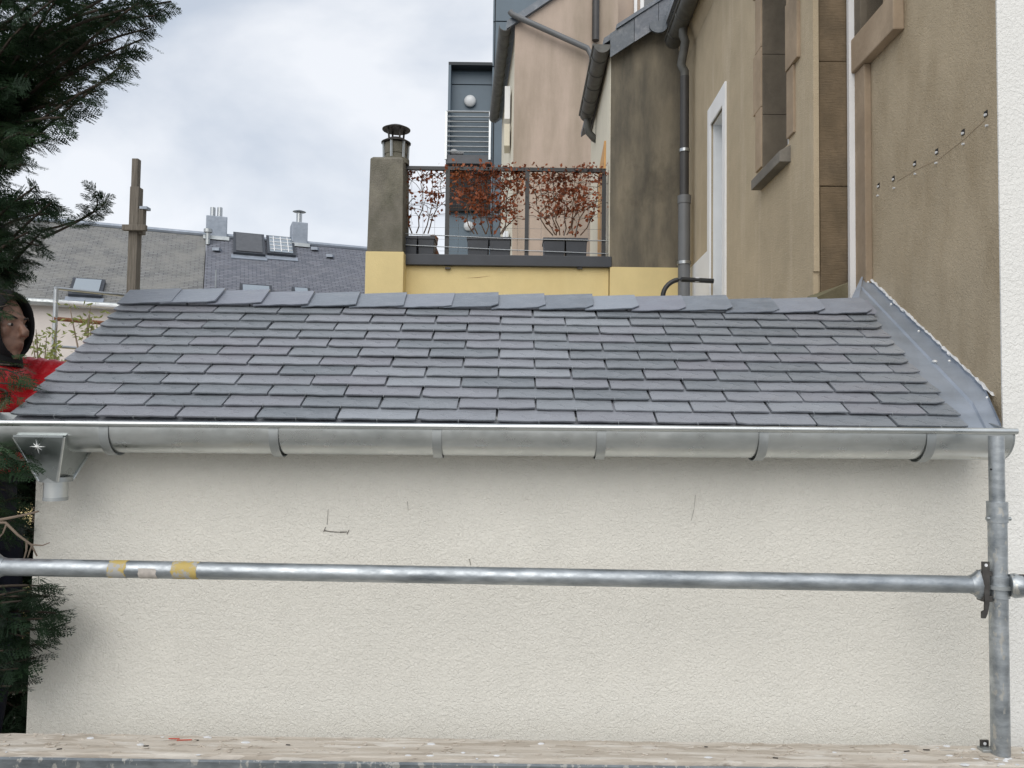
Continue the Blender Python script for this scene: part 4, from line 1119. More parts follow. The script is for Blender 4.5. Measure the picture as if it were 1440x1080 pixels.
# ------------------------------------------------------------------ timber pole
ply = 8.6
pb = at(184, 405, ply); ptop = at(189, 222, ply)
pole = empty('timber_pole', (pb.x - .05, ply, 0), 'weathered timber pole with cross piece standing behind the slate roof', 'pole')
zsp = at(187, 262, ply).z; zcr = at(187, 321, ply).z
bx_ = pb.x
mb = MB(); mb.bb(bx_ - .05, bx_ + .05, ply, ply + .11, -.1, zsp); mb.build('post', MAT['old_timber'], pole, bevel=.006)
mb = MB(); mb.bb(ptop.x - .035, ptop.x + .035, ply + .012, ply + .09, zsp - .25, ptop.z); mb.build('upper_post', MAT['old_timber'], pole, bevel=.006)
mb = MB(); a = at(171, 321, ply - .06); b = at(204, 321, ply - .06); mb.bb(a.x, b.x, ply - .06, ply - .002, zcr - .035, zcr + .03); mb.build('cross_piece', MAT['old_timber'], pole, bevel=.006)
mb = MB(); a = at(194, 330, ply + .05); b = at(204, 294, ply + .05); mb.bb(a.x, b.x, ply + .01, ply + .09, a.z, b.z); mb.build('side_block', MAT['old_timber'], pole, bevel=.006)
mb = MB(); a = at(192, 300, ply + .12); b = at(198, 279, ply + .12); mb.bb(a.x, b.x, ply + .091, ply + .13, a.z, b.z); mb.build('splice', MAT['old_timber'], pole)
mb = MB(); a = at(196, 293.5, ply); b = at(205, 291, ply); mb.bb(a.x, b.x + .01, ply - .0, ply + .1, a.z, a.z + .03); mb.build('cap', MAT['lead'], pole)
# pale terrace guard rail further left
fr_ = empty('guard_rail', (at(75, 500, 8.0).x, 8.0, 0), 'pale metal guard rail with a brown lower bar at far left', 'railing')
a = at(77, 405, 8.0); b = at(200, 419, 8.9)
for k, (p0, p1, r, mt) in enumerate((((77, 405), (200, 418), .016, 'steel_rail'), ((76, 425), (200, 435), .02, 'white_trim'), ((75, 448), (200, 459), .022, 'rust'), ((74, 487), (200, 496), .016, 'steel_rail'))):
    A = at(*p0, 8.0); B = at(*p1, 8.9); q = MB(); q.tube([A, (A + B) / 2, B], r, 8); q.build('bar', MAT[mt], fr_, True)
q = MB(); p = at(76, 450, 8.0); q.tube([(p.x, 8.02, 0), (p.x, 8.02, at(77, 404, 8.0).z)], .024, 10); q.build('post', MAT['steel_rail'], fr_, True)
# low pale garden wall and young shrubs beyond the roof verge
gw = MB(); p0, p1 = at(-60, 520, 9.6), at(250, 520, 9.6); gw.bb(p0.x, p1.x, 9.6, 9.8, -.1, at(120, 512, 9.6).z)
gw = gw.build('garden_wall', MAT['yellow']); tag(gw, 'low ochre garden wall behind the young shrubs', 'wall')
def shrub(px, py0, py1, Y, n, label, seed):
    r = random.Random(seed); b = at(px, py0, Y)
    e = empty('young_shrub', (b.x, Y, 0), label, 'shrub', 'young shrubs beyond the roof verge')
    st, lf = MB(), MB(); random.seed(seed)
    for i in range(n):
        t = at(px + r.uniform(-22, 22), py1 + r.uniform(0, 30), Y + r.uniform(-.15, .15))
        pts = [Vector((b.x + r.uniform(-.06, .06), Y, 0)), Vector((b.x, Y, b.z - .3)).lerp(t, .3) + Vector((r.uniform(-.05, .05), 0, 0)), Vector((b.x, Y, b.z - .3)).lerp(t, .7), t]
        st.tube(pts, [.012, .009, .006, .003], 5)
        for _ in range(26):
            k = r.uniform(.35, 1.05); p = pts[1].lerp(pts[3], k) + Vector((r.gauss(0, .05), r.gauss(0, .05), r.gauss(0, .03)))
            R_ = Euler((r.uniform(0, 6), r.uniform(0, 6), r.uniform(0, 6))).to_matrix(); s = .055
            lf.add([p + R_ @ Vector(v) * s for v in ((-.12, -.5, 0), (.15, 0, .05), (0, .6, 0), (-.2, .05, .04))], [(0, 1, 2, 3)])
    st.build('stems', MAT['twig'], e); tag(lf.build('leaves', MAT['lime_leaf'], e), kind='stuff')
shrub(60, 520, 452, 6.6, 5, 'young pale green shrub right beside the hooded person', 5)
shrub(118, 480, 425, 7.0, 4, 'taller pale green shrub growing against the far guard rail', 6)
shrub(82, 540, 480, 6.3, 3, 'small pale green shrub below the guard rail', 8)
random.seed(12)

# ------------------------------------------------------------------ scaffold in front
PYs = 2.17; TR = .02415
scf = empty('scaffold', (at(1408, 1050, PYs).x, PYs, 0), 'galvanised scaffold post and guard rail in front of the cream wall', 'scaffold')
pxs = at(1404, 835, PYs).x
zj = at(1402, 706, PYs).z; ztp = at(1402, 613, PYs).z
zdk = at(1408, 1052, PYs).z
post = MB(); post.tube([(pxs, PYs, 0.05), (pxs, PYs, 1.4), (pxs, PYs, zj)], TR, 28); post = post.build('standard', MAT['galv_splat'], scf, True)
q = MB(); q.tube([(pxs, PYs, zj - .05), (pxs, PYs, ztp)], TR - .0042, 24); q.build('spigot', MAT['galv'], post, True)
q = MB(); q.tube([(pxs, PYs, zj - .055), (pxs, PYs, zj + .001)], TR + .0025, 28); q.build('sleeve', MAT['galv_splat'], post, True)
q = MB(); zq = at(1402, 729, PYs).z; q.tube([(pxs - TR - .009, PYs - .004, zq), (pxs + TR + .010, PYs - .004, zq)], .0055, 8); q.build('pin', MAT['zinc_strap'], post, True)
zf = at(1402, 660, PYs).z; q = MB(); q.tube([(pxs - TR + .003, PYs - .006, zf), (pxs - TR + .012, PYs - .006, zf)], .003, 6); q.build('pin_hole', MAT['void'], post)
q = MB(); q.box((pxs, PYs, .025), (.15, .15, .05)); q.build('base_plate', MAT['zinc_strap'], post)
# guard rail
rA, rB = at(-5, 797, PYs), at(1369, 822, PYs)
rl_ = MB(); n_ = 12
rl_.tube([rA.lerp(rB, k / n_) for k in range(n_ + 1)], .0238, 28); rail = rl_.build('guard_rail', MAT['galv'], scf, True)
rd = (rB - rA).normalized()
for px0, px1, mt in ((156, 181, 'tape'), (245, 281, 'tape'), (199, 224, 'tape_old')):
    t0 = (at(px0, 799, PYs).x - rA.x) / (rB.x - rA.x); t1 = (at(px1, 799, PYs).x - rA.x) / (rB.x - rA.x)
    a, b = rA.lerp(rB, t0), rA.lerp(rB, t1); q = MB(); rings = []
    full = mt == 'tape'
    for k in range(5):
        c = a.lerp(b, k / 4); jag = [random.uniform(-.003, .003) for _ in range(20)]
        an = np.linspace(0, 2 * math.pi, 20, endpoint=False)
        rings.append([c + Vector((jag[i] if k in (0, 4) else 0, .0245 * math.cos(t), .0245 * math.sin(t))) for i, t in enumerate(an)])
    if full: q.loft(rings, False)
    else: q.loft([[rg[i] for i in range(9, 16)] for rg in rings], False, False)
    q.build('tape_band', MAT[mt], rail, True)
# wedge heads
def wedge_head(x_end, z, sgn, par):
    e = par
    q = MB()
    c = Vector((x_end, PYs, z))
    def ring(x, ry_, rz): return [c + Vector((x * sgn, ry_ * math.cos(t), rz * math.sin(t))) for t in np.linspace(0, 2 * math.pi, 16, endpoint=False)]
    q.loft([ring(-.012, .0245, .0245), ring(.0, .027, .028), ring(.012, .022, .04), ring(.024, .017, .043)]); q.build('wedge_head', MAT['galv_splat'], e, True)
    q = MB(); q.box(c + Vector((.030 * sgn, 0, .032)), (.028, .03, .013)); q.box(c + Vector((.030 * sgn, 0, -.036)), (.028, .03, .016)); q.box(c + Vector((.020 * sgn, 0, 0)), (.008, .028, .06)); q.build('jaw', MAT['iron'], e, bevel=.002)
    q = MB()
    # wedge: a flat steel key with a hole at its head and a hooked tail
    x0 = .024 * sgn
    pts = [(-.010, .066), (.010, .066), (.010, .046), (.008, -.05), (.003, -.075), (-.003, -.088), (-.013, -.088), (-.013, -.07), (-.005, -.066), (-.004, -.045), (-.010, .046)]
    q.prism([c + Vector((x0 + px * sgn, -.019, pz)) for px, pz in pts], (0, .006, 0)); q.build('wedge', MAT['iron'], e)
    q = MB(); q.tube([c + Vector((x0, -.0197, .057)), c + Vector((x0, -.0121, .057))], .0045, 10); q.build('wedge_hole', MAT['mortar'], e)
wedge_head(rB.x, rB.z, 1, rail)
# rosette with lugs round the standard, and a short transom running to the right
q = MB(); zr_ = rB.z - .004
q.tube([(pxs, PYs, zr_ - .03), (pxs, PYs, zr_ + .03)], TR + .004, 24); q.build('collar', MAT['galv_splat'], post, True)
q = MB(); q.tube([(pxs, PYs, zr_ - .005), (pxs, PYs, zr_ + .005)], .036, 24); q.build('rosette', MAT['zinc_strap'], post, True)
tz = at(1432, 826, PYs - .03).z
tr0 = Vector((pxs + .02, PYs - .018, tz + .003)); tdir = Vector((1, -.28, -.02)).normalized()
q = MB(); q.tube([tr0, tr0 + tdir * .012, tr0 + tdir * .03], [.03, .034, .03], 18); q.build('transom_head', MAT['galv_splat'], post, True)
q = MB(); q.tube([tr0 + tdir * .02, tr0 + tdir * .3, tr0 + tdir * .9], .0242, 20); q.build('transom', MAT['galv_splat'], scf, True)
q = MB(); q.box(tr0 + tdir * .03 + Vector((0, 0, .028)), (.05, .012, .007)); q.build('wedge', MAT['iron'], post)
# left end of the guard rail and its own post just outside the picture
q = MB(); lx = rA.x - .03; q.tube([(lx - .02, PYs, .05), (lx - .02, PYs, rA.z + .06)], TR, 24); q.build('standard', MAT['galv_splat'], scf, True)
wedge_head(rA.x + .012, rA.z, -1, rail)

# plank platform and its steel edge
ply0 = 2.095; ply1 = 2.225
za = at(85, 1031, ply1).z; zb2 = at(1290, 1047, ply1).z; zd = (za + zb2) / 2
def dz_(X): return za + (zb2 - za) * (X - at(85, 1031, ply1).x) / (at(1290, 1047, ply1).x - at(85, 1031, ply1).x)
plat = empty('scaffold_platform', (0, ply0, zd), 'weathered strand board scaffold platform with splashed steel edge along the bottom', 'platform')
mb = MB(); rings = []; Xs = np.linspace(-1.9, 1.9, 120)
for X in Xs:
    z = dz_(X); j = random.uniform(-.0018, .0018); jb = random.uniform(-.002, .002)
    rings.append([Vector((X, ply0 + jb, z - .022)), Vector((X, ply0 + jb + random.uniform(-.001, .003), z - .002)), Vector((X, ply0 + .008, z + j * .5)), Vector((X, ply0 + .06, z + random.uniform(-.001, .001))), Vector((X, ply1 - .004, z + j)), Vector((X, ply1 + j, z - .003)), Vector((X, ply1, z - .022))])
mb.loft(rings); mb.build('board', MAT['osb'], plat)
mb = MB(); a, b = Vector((-1.9, 0, dz_(-1.9))), Vector((1.9, 0, dz_(1.9)))
Y0 = ply0 - .012
mb.prism([Vector((-1.9, Y0, a.z - .012)), Vector((-1.9, Y0 + .006, a.z - .008)), Vector((-1.9, Y0 + .011, a.z - .012)), Vector((-1.9, Y0 + .011, a.z - .09)), Vector((-1.9, Y0, a.z - .09))], Vector((3.8, 0, b.z - a.z))); mb.build('steel_edge', MAT['steel_edge'], plat)
mb = MB(); mb.prism([Vector((-1.9, ply1 - .01, a.z - .0225)), Vector((-1.9, ply0, a.z - .0225)), Vector((-1.9, ply0, a.z - .05)), Vector((-1.9, ply1 - .01, a.z - .05))], Vector((3.8, 0, b.z - a.z))); mb.build('underframe', MAT['zinc_strap'], plat)
# flakes, plaster crumbs and splinters lying on the board
deb = MB()
for _ in range(260):
    X = random.uniform(-1.6, 1.6); Y = random.uniform(ply0 + .004, ply1 - .006); s = random.uniform(.002, .008)
    R_ = Euler((random.uniform(-.25, .25), random.uniform(-.25, .25), random.uniform(-.5, .5))).to_matrix()
    deb.box((X, Y, dz_(X) + .0015), (s * random.uniform(1.2, 4), s * .7, .0022), R_)
tag(deb.build('wood_flakes', MAT['osb'], plat), kind='stuff')
deb = MB()
for _ in range(60):
    X = random.choice([random.uniform(-1.6, 1.6), random.uniform(1.2, 1.6)]); Y = random.uniform(ply0 - .004, ply1 - .006); s = random.uniform(.002, .007)
    deb.ball((X, Y, dz_(X) + .0005), (s * random.uniform(1, 2.4), s, s * .5), 6, 4)
tag(deb.build('plaster_crumbs', MAT['mortar'], plat), kind='stuff')
deb = MB()
for X in (-1.2, -.98, -.86, -.6, .55, .72, 1.1, 1.16):
    Y = random.uniform(ply0 + .02, ply1 - .02); deb.box((X, Y, dz_(X) + .002), (random.uniform(.008, .018), .003, .0015), Matrix.Rotation(random.uniform(-.3, .3), 3, 'Z'))
tag(deb.build('dark_splinters', MAT['void'], plat), kind='stuff')
# a spare wedge lying by the post and a red scrap
we = empty('loose_wedge', at(1385, 1052, 2.2), 'small dark steel wedge with a hole beside the scaffold post foot', 'wedge')
b = at(1385, 1050, 2.2); zz = dz_(b.x)
q = MB(); q.prism([Vector((b.x + x, 2.2, zz + z)) for x, z in ((-.011, .001), (.011, .001), (.011, .024), (-.011, .024))], (0, .006, 0)); q.build('key', MAT['iron'], we)
q = MB(); q.tube([(b.x, 2.1994, zz + .015), (b.x, 2.2075, zz + .015)], .0045, 10); q.build('hole', MAT['mortar'], we)
q = MB(); q.box((b.x + .005, 2.19, zz + .004), (.05, .03, .008)); q.build('foot', MAT['zinc_strap'], we, bevel=.002)
q = MB(); a = at(247, 1037, 2.2)
q.box((a.x, 2.19, dz_(a.x) + .0035), (.03, .002, .002)); q.box((a.x + .03, 2.186, dz_(a.x) + .002), (.04, .002, .002), Matrix.Rotation(.1, 3, 'Z'))
tag(q.build('red_plastic_scrap', plain('red_plastic', (.5, .06, .03, 1), .5)), 'thin red plastic scrap lying on the strand board platform', 'scrap')

# ------------------------------------------------------------------ the person beyond the verge
def remesh(o, vox, smooth=4):
    m1 = o.modifiers.new('r', 'REMESH'); m1.mode = 'VOXEL'; m1.voxel_size = vox; m1.use_smooth_shade = True
    m2 = o.modifiers.new('s', 'SMOOTH'); m2.factor = .5; m2.iterations = smooth
    return o
HY = 2.72
hc = at(-3, 462, HY)                         # middle of the head
foot_z = hc.z - 1.555
per = empty('person', (hc.x - .05, HY, foot_z), 'person in a red padded jacket and black hood behind the roof verge', 'person')
PX, PYy, PZ = hc.x - .06, HY, foot_z
def W(f, l, z): return Vector((PX + f, PYy + l, PZ + z))      # forward (+X), left (+Y), up
yawh = Matrix.Rotation(math.radians(-9), 3, 'Z')              # the head turns a little towards us
def Hd(f, l, z): return hc + yawh @ Vector((f, l, z))
b = MB()
b.ball(Hd(-.012, 0, .018), (.098, .076, .112), 20, 14, yawh)
b.ball(Hd(.030, 0, -.045), (.060, .056, .075), 16, 12, yawh)   # jaw
b.ball(Hd(.066, 0, -.094), (.020, .022, .018), 10, 8, yawh)    # chin
b.ball(Hd(.074, 0, .034), (.018, .046, .014), 12, 8, yawh)     # brow
b.tube([Hd(.080, 0, .026), Hd(.096, 0, .002), Hd(.112, 0, -.018)], [.010, .012, .0145], 10)
b.ball(Hd(.107, 0, -.022), (.014, .017, .011), 10, 8, yawh)
b.ball(Hd(.084, 0, -.052), (.014, .024, .0065), 10, 6, yawh); b.ball(Hd(.082, 0, -.064), (.013, .021, .0075), 10, 6, yawh)
for s_ in (-1, 1):
    b.ball(Hd(.056, .042 * s_, -.012), (.026, .022, .026), 10, 8, yawh)
    b.ball(Hd(-.005, .076 * s_, -.005), (.02, .012, .032), 10, 8, yawh)
b.tube([Hd(-.02, 0, -.05), W(-.02, 0, 1.47), W(-.02, 0, 1.36)], [.055, .056, .075], 14)
# trunk, arms and legs under the clothes
def ell(f, l, z, rf, rl, n=18): return [W(f + rf * math.cos(t), l + rl * math.sin(t), z) for t in np.linspace(0, 2 * math.pi, n, endpoint=False)]
b.loft([ell(-.02, 0, .84, .10, .155), ell(-.02, 0, 1.0, .10, .14), ell(-.01, 0, 1.2, .115, .165), ell(-.02, 0, 1.36, .10, .17), ell(-.02, 0, 1.42, .06, .1)])
armR = [W(-.02, -.19, 1.37), W(.02, -.25, 1.15), W(.13, -.08, 1.17)]
armL = [W(-.01, .19, 1.38), W(.19, .2, 1.375), W(.15, .04, 1.2)]
for A in (armR, armL): b.tube([A[0], A[0].lerp(A[1], .5), A[1], A[1].lerp(A[2], .5), A[2]], [.052, .047, .042, .038, .028], 12)
legs = [[W(0, s_ * .09, .86), W(.03, s_ * .10, .47), W(-.02, s_ * .11, .08)] for s_ in (-1, 1)]
for A in legs: b.tube([A[0], A[0].lerp(A[1], .5), A[1], A[1].lerp(A[2], .35), A[2]], [.085, .075, .056, .056, .04], 14)
def hand(b, wrist, d, side):
    d = d.normalized(); up_ = Vector((0, 0, 1)); lat = d.cross(up_).normalized(); nrm = lat.cross(d).normalized()
    b.tube([wrist, wrist + d * .03, wrist + d * .085], [.026, .036, .036], 10)
    for k in range(4):
        o = lat * (-.03 + .02 * k); l = (.068, .078, .073, .056)[k]
        p0 = wrist + d * .08 + o; p1 = p0 + d * l * .5 - nrm * .006; p2 = p1 + d * l * .32 - nrm * .018; p3 = p2 + d * l * .12 - nrm * .02
        b.tube([p0, p1, p2, p3], [.0095, .009, .0085, .007], 8)
    o = lat * (-.036 * side); p0 = wrist + d * .03 + o; p1 = p0 + d * .03 + o * .7; p2 = p1 + d * .03 - nrm * .01
    b.tube([p0, p1, p2], [.012, .0105, .009], 8)
hand(b, armR[2], armR[2] - armR[1], 1); hand(b, armL[2], armL[2] - armL[1], -1)
for A in legs: b.tube([A[2], A[2] + Vector((.02, 0, -.04)), A[2] + Vector((.13, 0, -.05))], [.042, .042, .03], 10)
body = remesh(b.build('body', MAT['skin'], per, 'all'), .0065, 3)
for s_ in (-1, 1):
    q = MB(); q.ball(Hd(.077, .030 * s_, .010), (.008, .012, .0055), 10, 8, yawh); q.build('eye', plain('eye_white', (.35, .31, .28, 1), .4), per, 'all')
    q = MB(); q.ball(Hd(.083, .031 * s_, .010), (.004, .0055, .005), 8, 6, yawh); q.build('iris', MAT['void'], per, 'all')
    q = MB(); q.tube([Hd(.086, .014 * s_, .033), Hd(.088, .032 * s_, .038), Hd(.074, .05 * s_, .034)], .0042, 6); q.build('eyebrow', MAT['hair'], per, 'all')
# hood: a shell with an open rim round the face
q = MB(); rings = []; inner = []
for i in range(12):
    t = i / 11; th = math.pi * (.06 + .635 * t)
    rx, rr = .158, .126 - (.004 if i == 11 else 0)
    def rg(dr): return [Hd(-.02 - (rx + dr) * math.cos(th) + .012, (rr - .012 + dr) * math.sin(th) * math.cos(p) * .88, .012 + (rr + dr) * math.sin(th) * math.sin(p) * (1.05 if math.sin(p) > 0 else 1.14)) for p in np.linspace(0, 2 * math.pi, 24, endpoint=False)]
    rings.append(rg(0)); inner.append(rg(-.014))
q.loft(rings + inner[::-1], True); ho = q.build('hood', MAT['hood'], per, 'all'); remesh(ho, .008, 3)
q = MB(); q.loft([[hc + Vector((-.02 + a * math.cos(t), b_ * math.sin(t), z)) for t in np.linspace(0, 2 * math.pi, 22, endpoint=False)] for a, b_, z in ((.088, .09, -.06), (.094, .095, -.10), (.10, .105, -.135))], True); remesh(q.build('hood_drape', MAT['hood'], per, 'all'), .01, 2)
# padded jacket: quilted rings on trunk and sleeves
q = MB(); R_ = []
def quilt(z, z0): return .012 * abs(math.sin((z - z0) / .075 * math.pi))
zsq = np.arange(1.05, 1.40, .0125)
for z in zsq:
    t = (z - 1.05) / .35; k = quilt(z, .8)
    R_.append(ell(-.01, 0, z, .145 + .02 * math.sin(t * 3) + k, .20 + .015 * math.sin(t * 3) + k, 28))
for z, f in ((1.42, .82), (1.445, .6), (1.47, .47)): R_.append(ell(-.015, 0, z, .155 * f + .012, .205 * f + .01, 28))
q.loft(R_)
for A in (armR, armL):
    pts, rs = [], []; n = 44
    for i in range(n + 1):
        t = i / n * 2; p = A[0].lerp(A[1], t) if t < 1 else A[1].lerp(A[2], t - 1)
        pts.append(p); rs.append(.088 - .013 * t + .011 * abs(math.sin(i / n * 9 * math.pi)))
    q.tube(pts, rs, 18)
    q.ball(A[0], .1, 16, 12)
jk = remesh(q.build('jacket', MAT['red_cloth'], per, 'all'), .009, 2)
q = MB(); R_ = [ell(-.015 + .01, 0, z, r_, r_ * 1.05, 20) for z, r_ in ((1.40, .105), (1.44, .098), (1.47, .092), (1.5, .09))]
R_ += [ell(-.005, 0, z, r_, r_ * 1.05, 20) for z, r_ in ((1.5, .078), (1.44, .08), (1.40, .085))]
q.loft(R_); q.build('collar', MAT['hood'], per, 'all')
q = MB(); q.loft([ell(-.01, 0, .78, .12, .175, 24), ell(-.01, 0, 1.1, .118, .17, 24)])
for A in legs: q.tube([A[0], A[0].lerp(A[1], .5), A[1], A[1].lerp(A[2], .5), A[2] + Vector((0, 0, -.0))], [.105, .095, .078, .07, .066], 16)
remesh(q.build('trousers', MAT['trousers'], per, 'all'), .011, 3)
for A in legs:
    q = MB(); c = A[2]; q.tube([c + Vector((0, 0, .1)), c + Vector((0, 0, -.02))], .056, 14); q.ball(c + Vector((.06, 0, -.045)), (.14, .05, .042), 14, 10); q.box(c + Vector((.06, 0, -.072)), (.25, .09, .014))
    remesh(q.build('boot', MAT['boot'], per, 'all'), .01, 2)
# the boards they stand on
wp = empty('trestle_platform', (PX, HY, 0), 'plank trestle under the hooded person, behind the tree', 'platform')
for k in range(3):
    q = MB(); q.bb(PX - .55, PX + .26, HY - .33 + k * .215, HY - .125 + k * .215, PZ - .045, PZ - .002); q.build('plank', MAT['old_timber'], wp, bevel=.004)
for fx_ in (-.45, .18):
    for ly in (-.28, .28):
        q = MB(); q.tube([(PX + fx_, HY + ly * 1.1, 0), (PX + fx_, HY + ly, PZ - .09)], .024, 10); q.build('leg', MAT['galv'], wp, True)
    q = MB(); q.bb(PX + fx_ - .03, PX + fx_ + .03, HY - .34, HY + .34, PZ - .1, PZ - .046); q.build('bearer', MAT['old_timber'], wp)

# ------------------------------------------------------------------ conifer on the left
def spray_template(seed):
    r = np.random.default_rng(seed); V = []; F_ = []
    def rhomb(p, d, l, wd, nz):
        p = np.array(p); d = np.array(d); d = d / np.linalg.norm(d); s = np.cross(d, nz); s /= np.linalg.norm(s)
        k = len(V); V.extend([p, p + d * l * .45 + s * wd, p + d * l, p + d * l * .45 - s * wd]); F_.append((k, k + 1, k + 2, k + 3))
    zc = lambda t: -.10 * t * t
    for t in np.linspace(0, .92, 9): rhomb((t, 0, zc(t)), (1, 0, -.2 * t), .14, .016, (0, 0, 1))
    n = 9
    for i in range(n):
        t = .08 + .86 * i / n
        for sd in (-1, 1):
            tt = t + (.045 if sd > 0 else 0); L_ = (.46 * (1 - tt) ** .75 + .06) * r.uniform(.75, 1.2); a = math.radians(r.uniform(34, 52)) * sd
            d = np.array((math.cos(a), math.sin(a), r.uniform(-.22, .12))); p0 = np.array((tt, 0, zc(tt)))
            m_ = max(2, int(L_ / .075))
            for j in range(m_):
                q = p0 + d * L_ * j / m_ + np.array((0, 0, -.06 * (j / m_) ** 2))
                rhomb(q, d, L_ / m_ * 1.4, .017, (0, 0, 1))
                if j:
                    for s2 in (-1, 1):
                        a2 = a + s2 * math.radians(r.uniform(28, 45)); l2 = .11 * (1.15 - j / m_) * r.uniform(.7, 1.2)
                        rhomb(q, (math.cos(a2), math.sin(a2), r.uniform(-.2, .2)), l2, .019, (r.uniform(-.4, .4), r.uniform(-.4, .4), 1))
    return np.array(V), np.array(F_)
TPL = [spray_template(i) for i in range(5)]
TV, TF, TC = [], [], 0
def put_spray(p, d, size, roll_):
    global TC
    d = Vector(d).normalized(); ref = Vector((0, 0, 1)); s = d.cross(ref)
    if s.length < .1: s = Vector((0, 1, 0))
    s.normalize(); n = s.cross(d)
    R_ = Matrix.Rotation(roll_, 3, d); s = R_ @ s; n = R_ @ n
    V, F_ = TPL[random.randrange(5)]
    B = np.array([d, s, n]) * size
    TV.append(V @ B + np.array(p)); TF.append(F_ + TC); TC += len(V)
limbs = MB()
TX, TYy = -2.42, 3.3
tree = empty('conifer_tree', (TX, TYy, 0), 'dark green cypress with feathery sprays overhanging the left edge', 'tree')
def bough(tip, root=None, n=18, size=.24, spread=.22, start=.3, droop=.10, up=0.0, lr=.009):
    tip = Vector(tip)
    if root is None:
        root = Vector((TX, TYy, max(.6, tip.z + random.uniform(-.45, .10))))
    mid = root.lerp(tip, .55) + Vector((random.gauss(0, .04), random.gauss(0, .04), droop + random.gauss(0, .03)))
    def B(t): return root * (1 - t) ** 2 + mid * 2 * t * (1 - t) + tip * t * t
    pts = [B(k / 7) for k in range(8)]
    limbs.tube(pts, [lr * (1 - .85 * k / 7) + .0015 for k in range(8)], 6)
    for i in range(n):
        t = start + (1 - start) * (i + random.random() * .7) / n
        p = B(min(t, 1)); d = (B(min(t + .08, 1.08)) - B(t - .04)).normalized()
        k = random.uniform(.55, 1.0) * (1 if i % 2 else -1)
        lat = d.cross(Vector((0, 0, 1))).normalized()
        dd = d + lat * k * random.uniform(.3, 1.1) + Vector((0, 0, random.uniform(-.55, .15) + up))
        sz = size * random.uniform(.65, 1.15) * (1.05 - .35 * t)
        p = p + Vector((random.gauss(0, .015), random.gauss(0, .015), random.gauss(0, .015)))
        put_spray(p, dd, sz, random.gauss(0, .6))
        # short twig from limb into the spray
    put_spray(tip - (tip - B(.9)) * .6, tip - B(.9), size * .9, random.gauss(0, .4))
xm = [(-40, 225), (0, 250), (30, 222), (60, 205), (80, 190), (100, 174), (125, 150), (150, 118), (175, 88), (195, 62), (215, 45), (240, 42), (260, 55), (275, 80), (290, 82), (305, 76), (330, 68), (360, 55), (385, 40), (400, 20), (425, -15)]
def xmax(y): return np.interp(y, [a for a, _ in xm], [b for _, b in xm])
random.seed(31)
for y in (-20, 2, 22, 40, 55, 72, 90, 108, 128, 146, 165, 188, 205, 232, 262, 284, 300, 322, 345, 368, 388):
    Yd = random.uniform(2.45, 2.95)
    bough(at(xmax(y) - 8, y, Yd), n=30, size=.125, start=.3)
for _ in range(80):
    y = random.uniform(-60, 395); x = random.uniform(-120, xmax(max(-40, y)) - 25); Yd = random.uniform(2.5, 3.7)
    if 205 < y < 262 and x > 40 and random.random() < .6: continue
    bough(at(x, y, Yd), n=22, size=.165)
# thin open shoot reaching right under the gap
tp = at(146, 288, 2.7); bough(tp, at(60, 335, 2.8), n=22, size=.085, start=.3, droop=0, up=.05, lr=.0035)
tp = at(132, 272, 2.72); bough(tp, at(55, 325, 2.8), n=16, size=.08, start=.3, droop=0, up=.05, lr=.003)
# sprays hanging before the jacket, and the lower boughs between rail and wall
for x, y, Yd, sz in ((14, 428, 2.45, .08), (4, 440, 2.44, .08), (20, 416, 2.5, .09), (30, 530, 2.42, .11), (52, 545, 2.44, .09), (22, 512, 2.46, .11), (8, 560, 2.4, .1)): bough(at(x, y, Yd), at(-70, y - 10, Yd + .12), n=5, size=sz, start=.55, droop=.0, lr=.004)
for x, y, Yd, sz in ((36, 650, 2.2, .12), (20, 662, 2.2, .12), (4, 640, 2.21, .12)): bough(at(x, y, Yd), at(-90, y - 20, Yd + .12), n=9, size=sz, start=.45, droop=.02, lr=.006)
for x, y, Yd in ((78, 862, 2.33), (68, 838, 2.34), (72, 885, 2.33), (56, 905, 2.35), (44, 828, 2.3), (50, 925, 2.36), (60, 870, 2.28), (30, 845, 2.27), (35, 895, 2.27), (25, 940, 2.3), (10, 870, 2.26), (5, 915, 2.28), (58, 824, 2.34), (15, 965, 2.3)):
    bough(at(x, y, Yd), at(-110, y + random.uniform(0, 40), Yd + .2), n=10, size=.13, start=.35, droop=.03, lr=.007)
for _ in range(46): bough(at(random.uniform(15, 85), random.uniform(640, 1060), random.uniform(2.95, 3.25)), n=14, size=.2)
for x, y, Yd in ((10, 690, 2.42), (22, 700, 2.44), (0, 715, 2.4), (26, 735, 2.46), (8, 745, 2.44), (-6, 670, 2.42)): bough(at(x, y, Yd), at(-110, y - 10, Yd + .25), n=12, size=.12, start=.4, droop=.02, lr=.005)
for _ in range(40):
    y = random.uniform(660, 1120); x = random.uniform(-160, 25); Yd = random.uniform(2.6, 3.3)
    if Vector((at(x, y, Yd).x - PX, Yd - HY, 0)).length < .28: Yd = 3.2
    bough(at(x, y, Yd), n=14, size=.26)
for _ in range(46):      # the rest of the crown, outside the picture
    a = random.uniform(.2, 5.2); z = random.uniform(.9, 6.6); rr = random.uniform(.6, 1.15) * min(1, (7.2 - z) / 2.6)
    px_, py_ = TX + rr * math.cos(a), TYy + rr * math.sin(a)
    if px_ > -1.75: px_ = -1.75 - random.random() * .3
    if Vector((px_ - PX, py_ - HY, 0)).length < .45 and z < 3.8: continue
    zc_ = Vector((px_, py_, z - H)); ipx = 720 + FPX * zc_.dot(_R) / zc_.dot(_F); ipy = 540 - FPX * zc_.dot(_U) / zc_.dot(_F)
    if ipx > (xmax(ipy) - 110 if ipy < 430 else -80): continue
    bough((px_, py_, z), n=12, size=.26)
V = np.concatenate(TV); F_ = np.concatenate(TF)
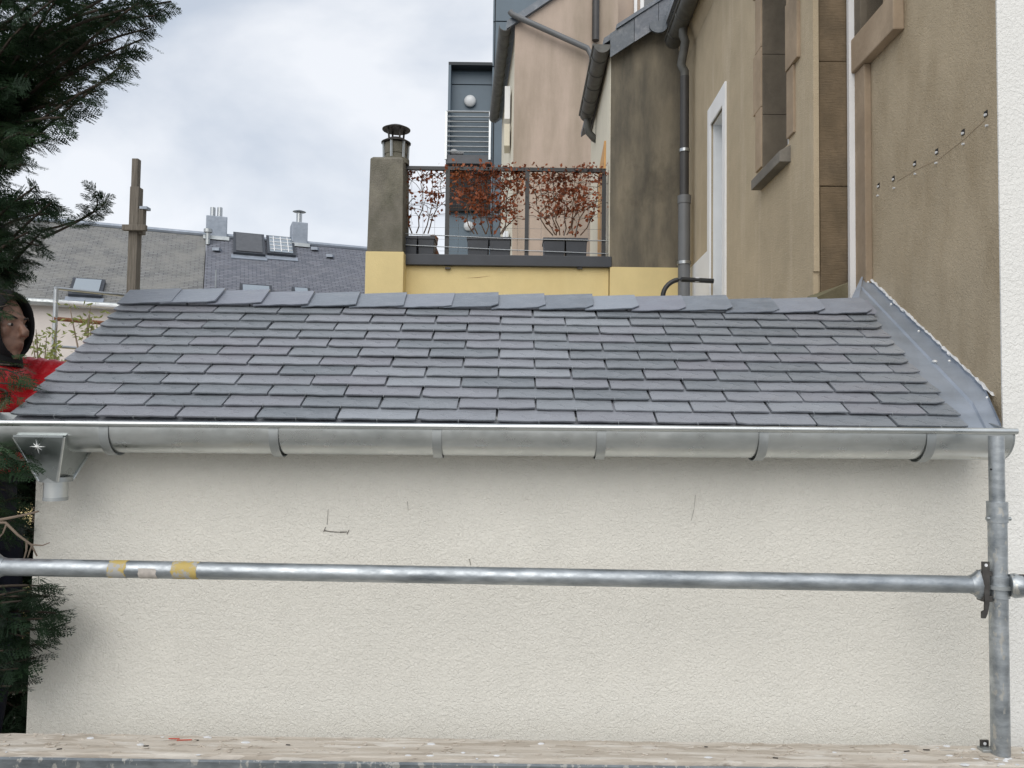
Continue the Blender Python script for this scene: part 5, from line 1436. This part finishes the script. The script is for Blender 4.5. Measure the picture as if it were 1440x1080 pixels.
me = bpy.data.meshes.new('foliage'); me.vertices.add(len(V)); me.vertices.foreach_set('co', (V - np.array(_off[tree])).astype(np.float32).ravel())
me.loops.add(F_.size); me.loops.foreach_set('vertex_index', F_.ravel().astype(np.int32))
me.polygons.add(len(F_)); me.polygons.foreach_set('loop_start', (np.arange(len(F_)) * 4).astype(np.int32))
me.update(); me.validate(); me.materials.append(MAT['cypress'])
fo = bpy.data.objects.new('crown', me); COL.objects.link(fo); fo.parent = tree; tag(fo, kind='stuff')
tag(limbs.build('limbs', MAT['branch'], tree), kind='stuff')
q = MB(); q.tube([(TX, TYy, -.1), (TX + .02, TYy, 1.5), (TX - .02, TYy + .02, 3.2), (TX, TYy, 5), (TX, TYy, 7)], [.17, .13, .1, .06, .015], 14); q.build('trunk', MAT['branch'], tree, True)
# bare twigs of a leafless shrub by the wall corner
sh = empty('bare_shrub', (at(-60, 800, 2.36).x, 2.36, 0), 'leafless brown twigs by the lower left corner of the cream wall', 'shrub')
q = MB()
T = lambda *p: [at(x, y, Yd) for x, y, Yd in p]
for P_, r0 in ((T((-60, 760, 2.38), (0, 731, 2.36), (30, 725, 2.35), (54, 719, 2.35)), .006), (T((-10, 735, 2.36), (8, 735, 2.36), (25, 752, 2.36), (44, 766, 2.37), (52, 782, 2.38)), .005), (T((44, 766, 2.37), (60, 767, 2.37), (70, 763, 2.37)), .0028), (T((10, 735, 2.36), (4, 750, 2.36), (-10, 765, 2.36)), .003), (T((38, 760, 2.37), (37, 775, 2.37), (34, 785, 2.37)), .0035), (T((46, 765, 2.37), (42, 775, 2.37), (39, 784, 2.37)), .003), (T((-40, 600, 2.4), (0, 575, 2.42), (10, 560, 2.42)), .003)):
    q.tube(P_, [r0 * (1 - .5 * k / (len(P_) - 1)) for k in range(len(P_))], 6)
b0 = at(-60, 760, 2.38); q.tube([(b0.x - .05, 2.38, 0), (b0.x - .03, 2.38, 1.4), b0], [.012, .01, .006], 6)
q.build('twigs', MAT['twig'], sh)
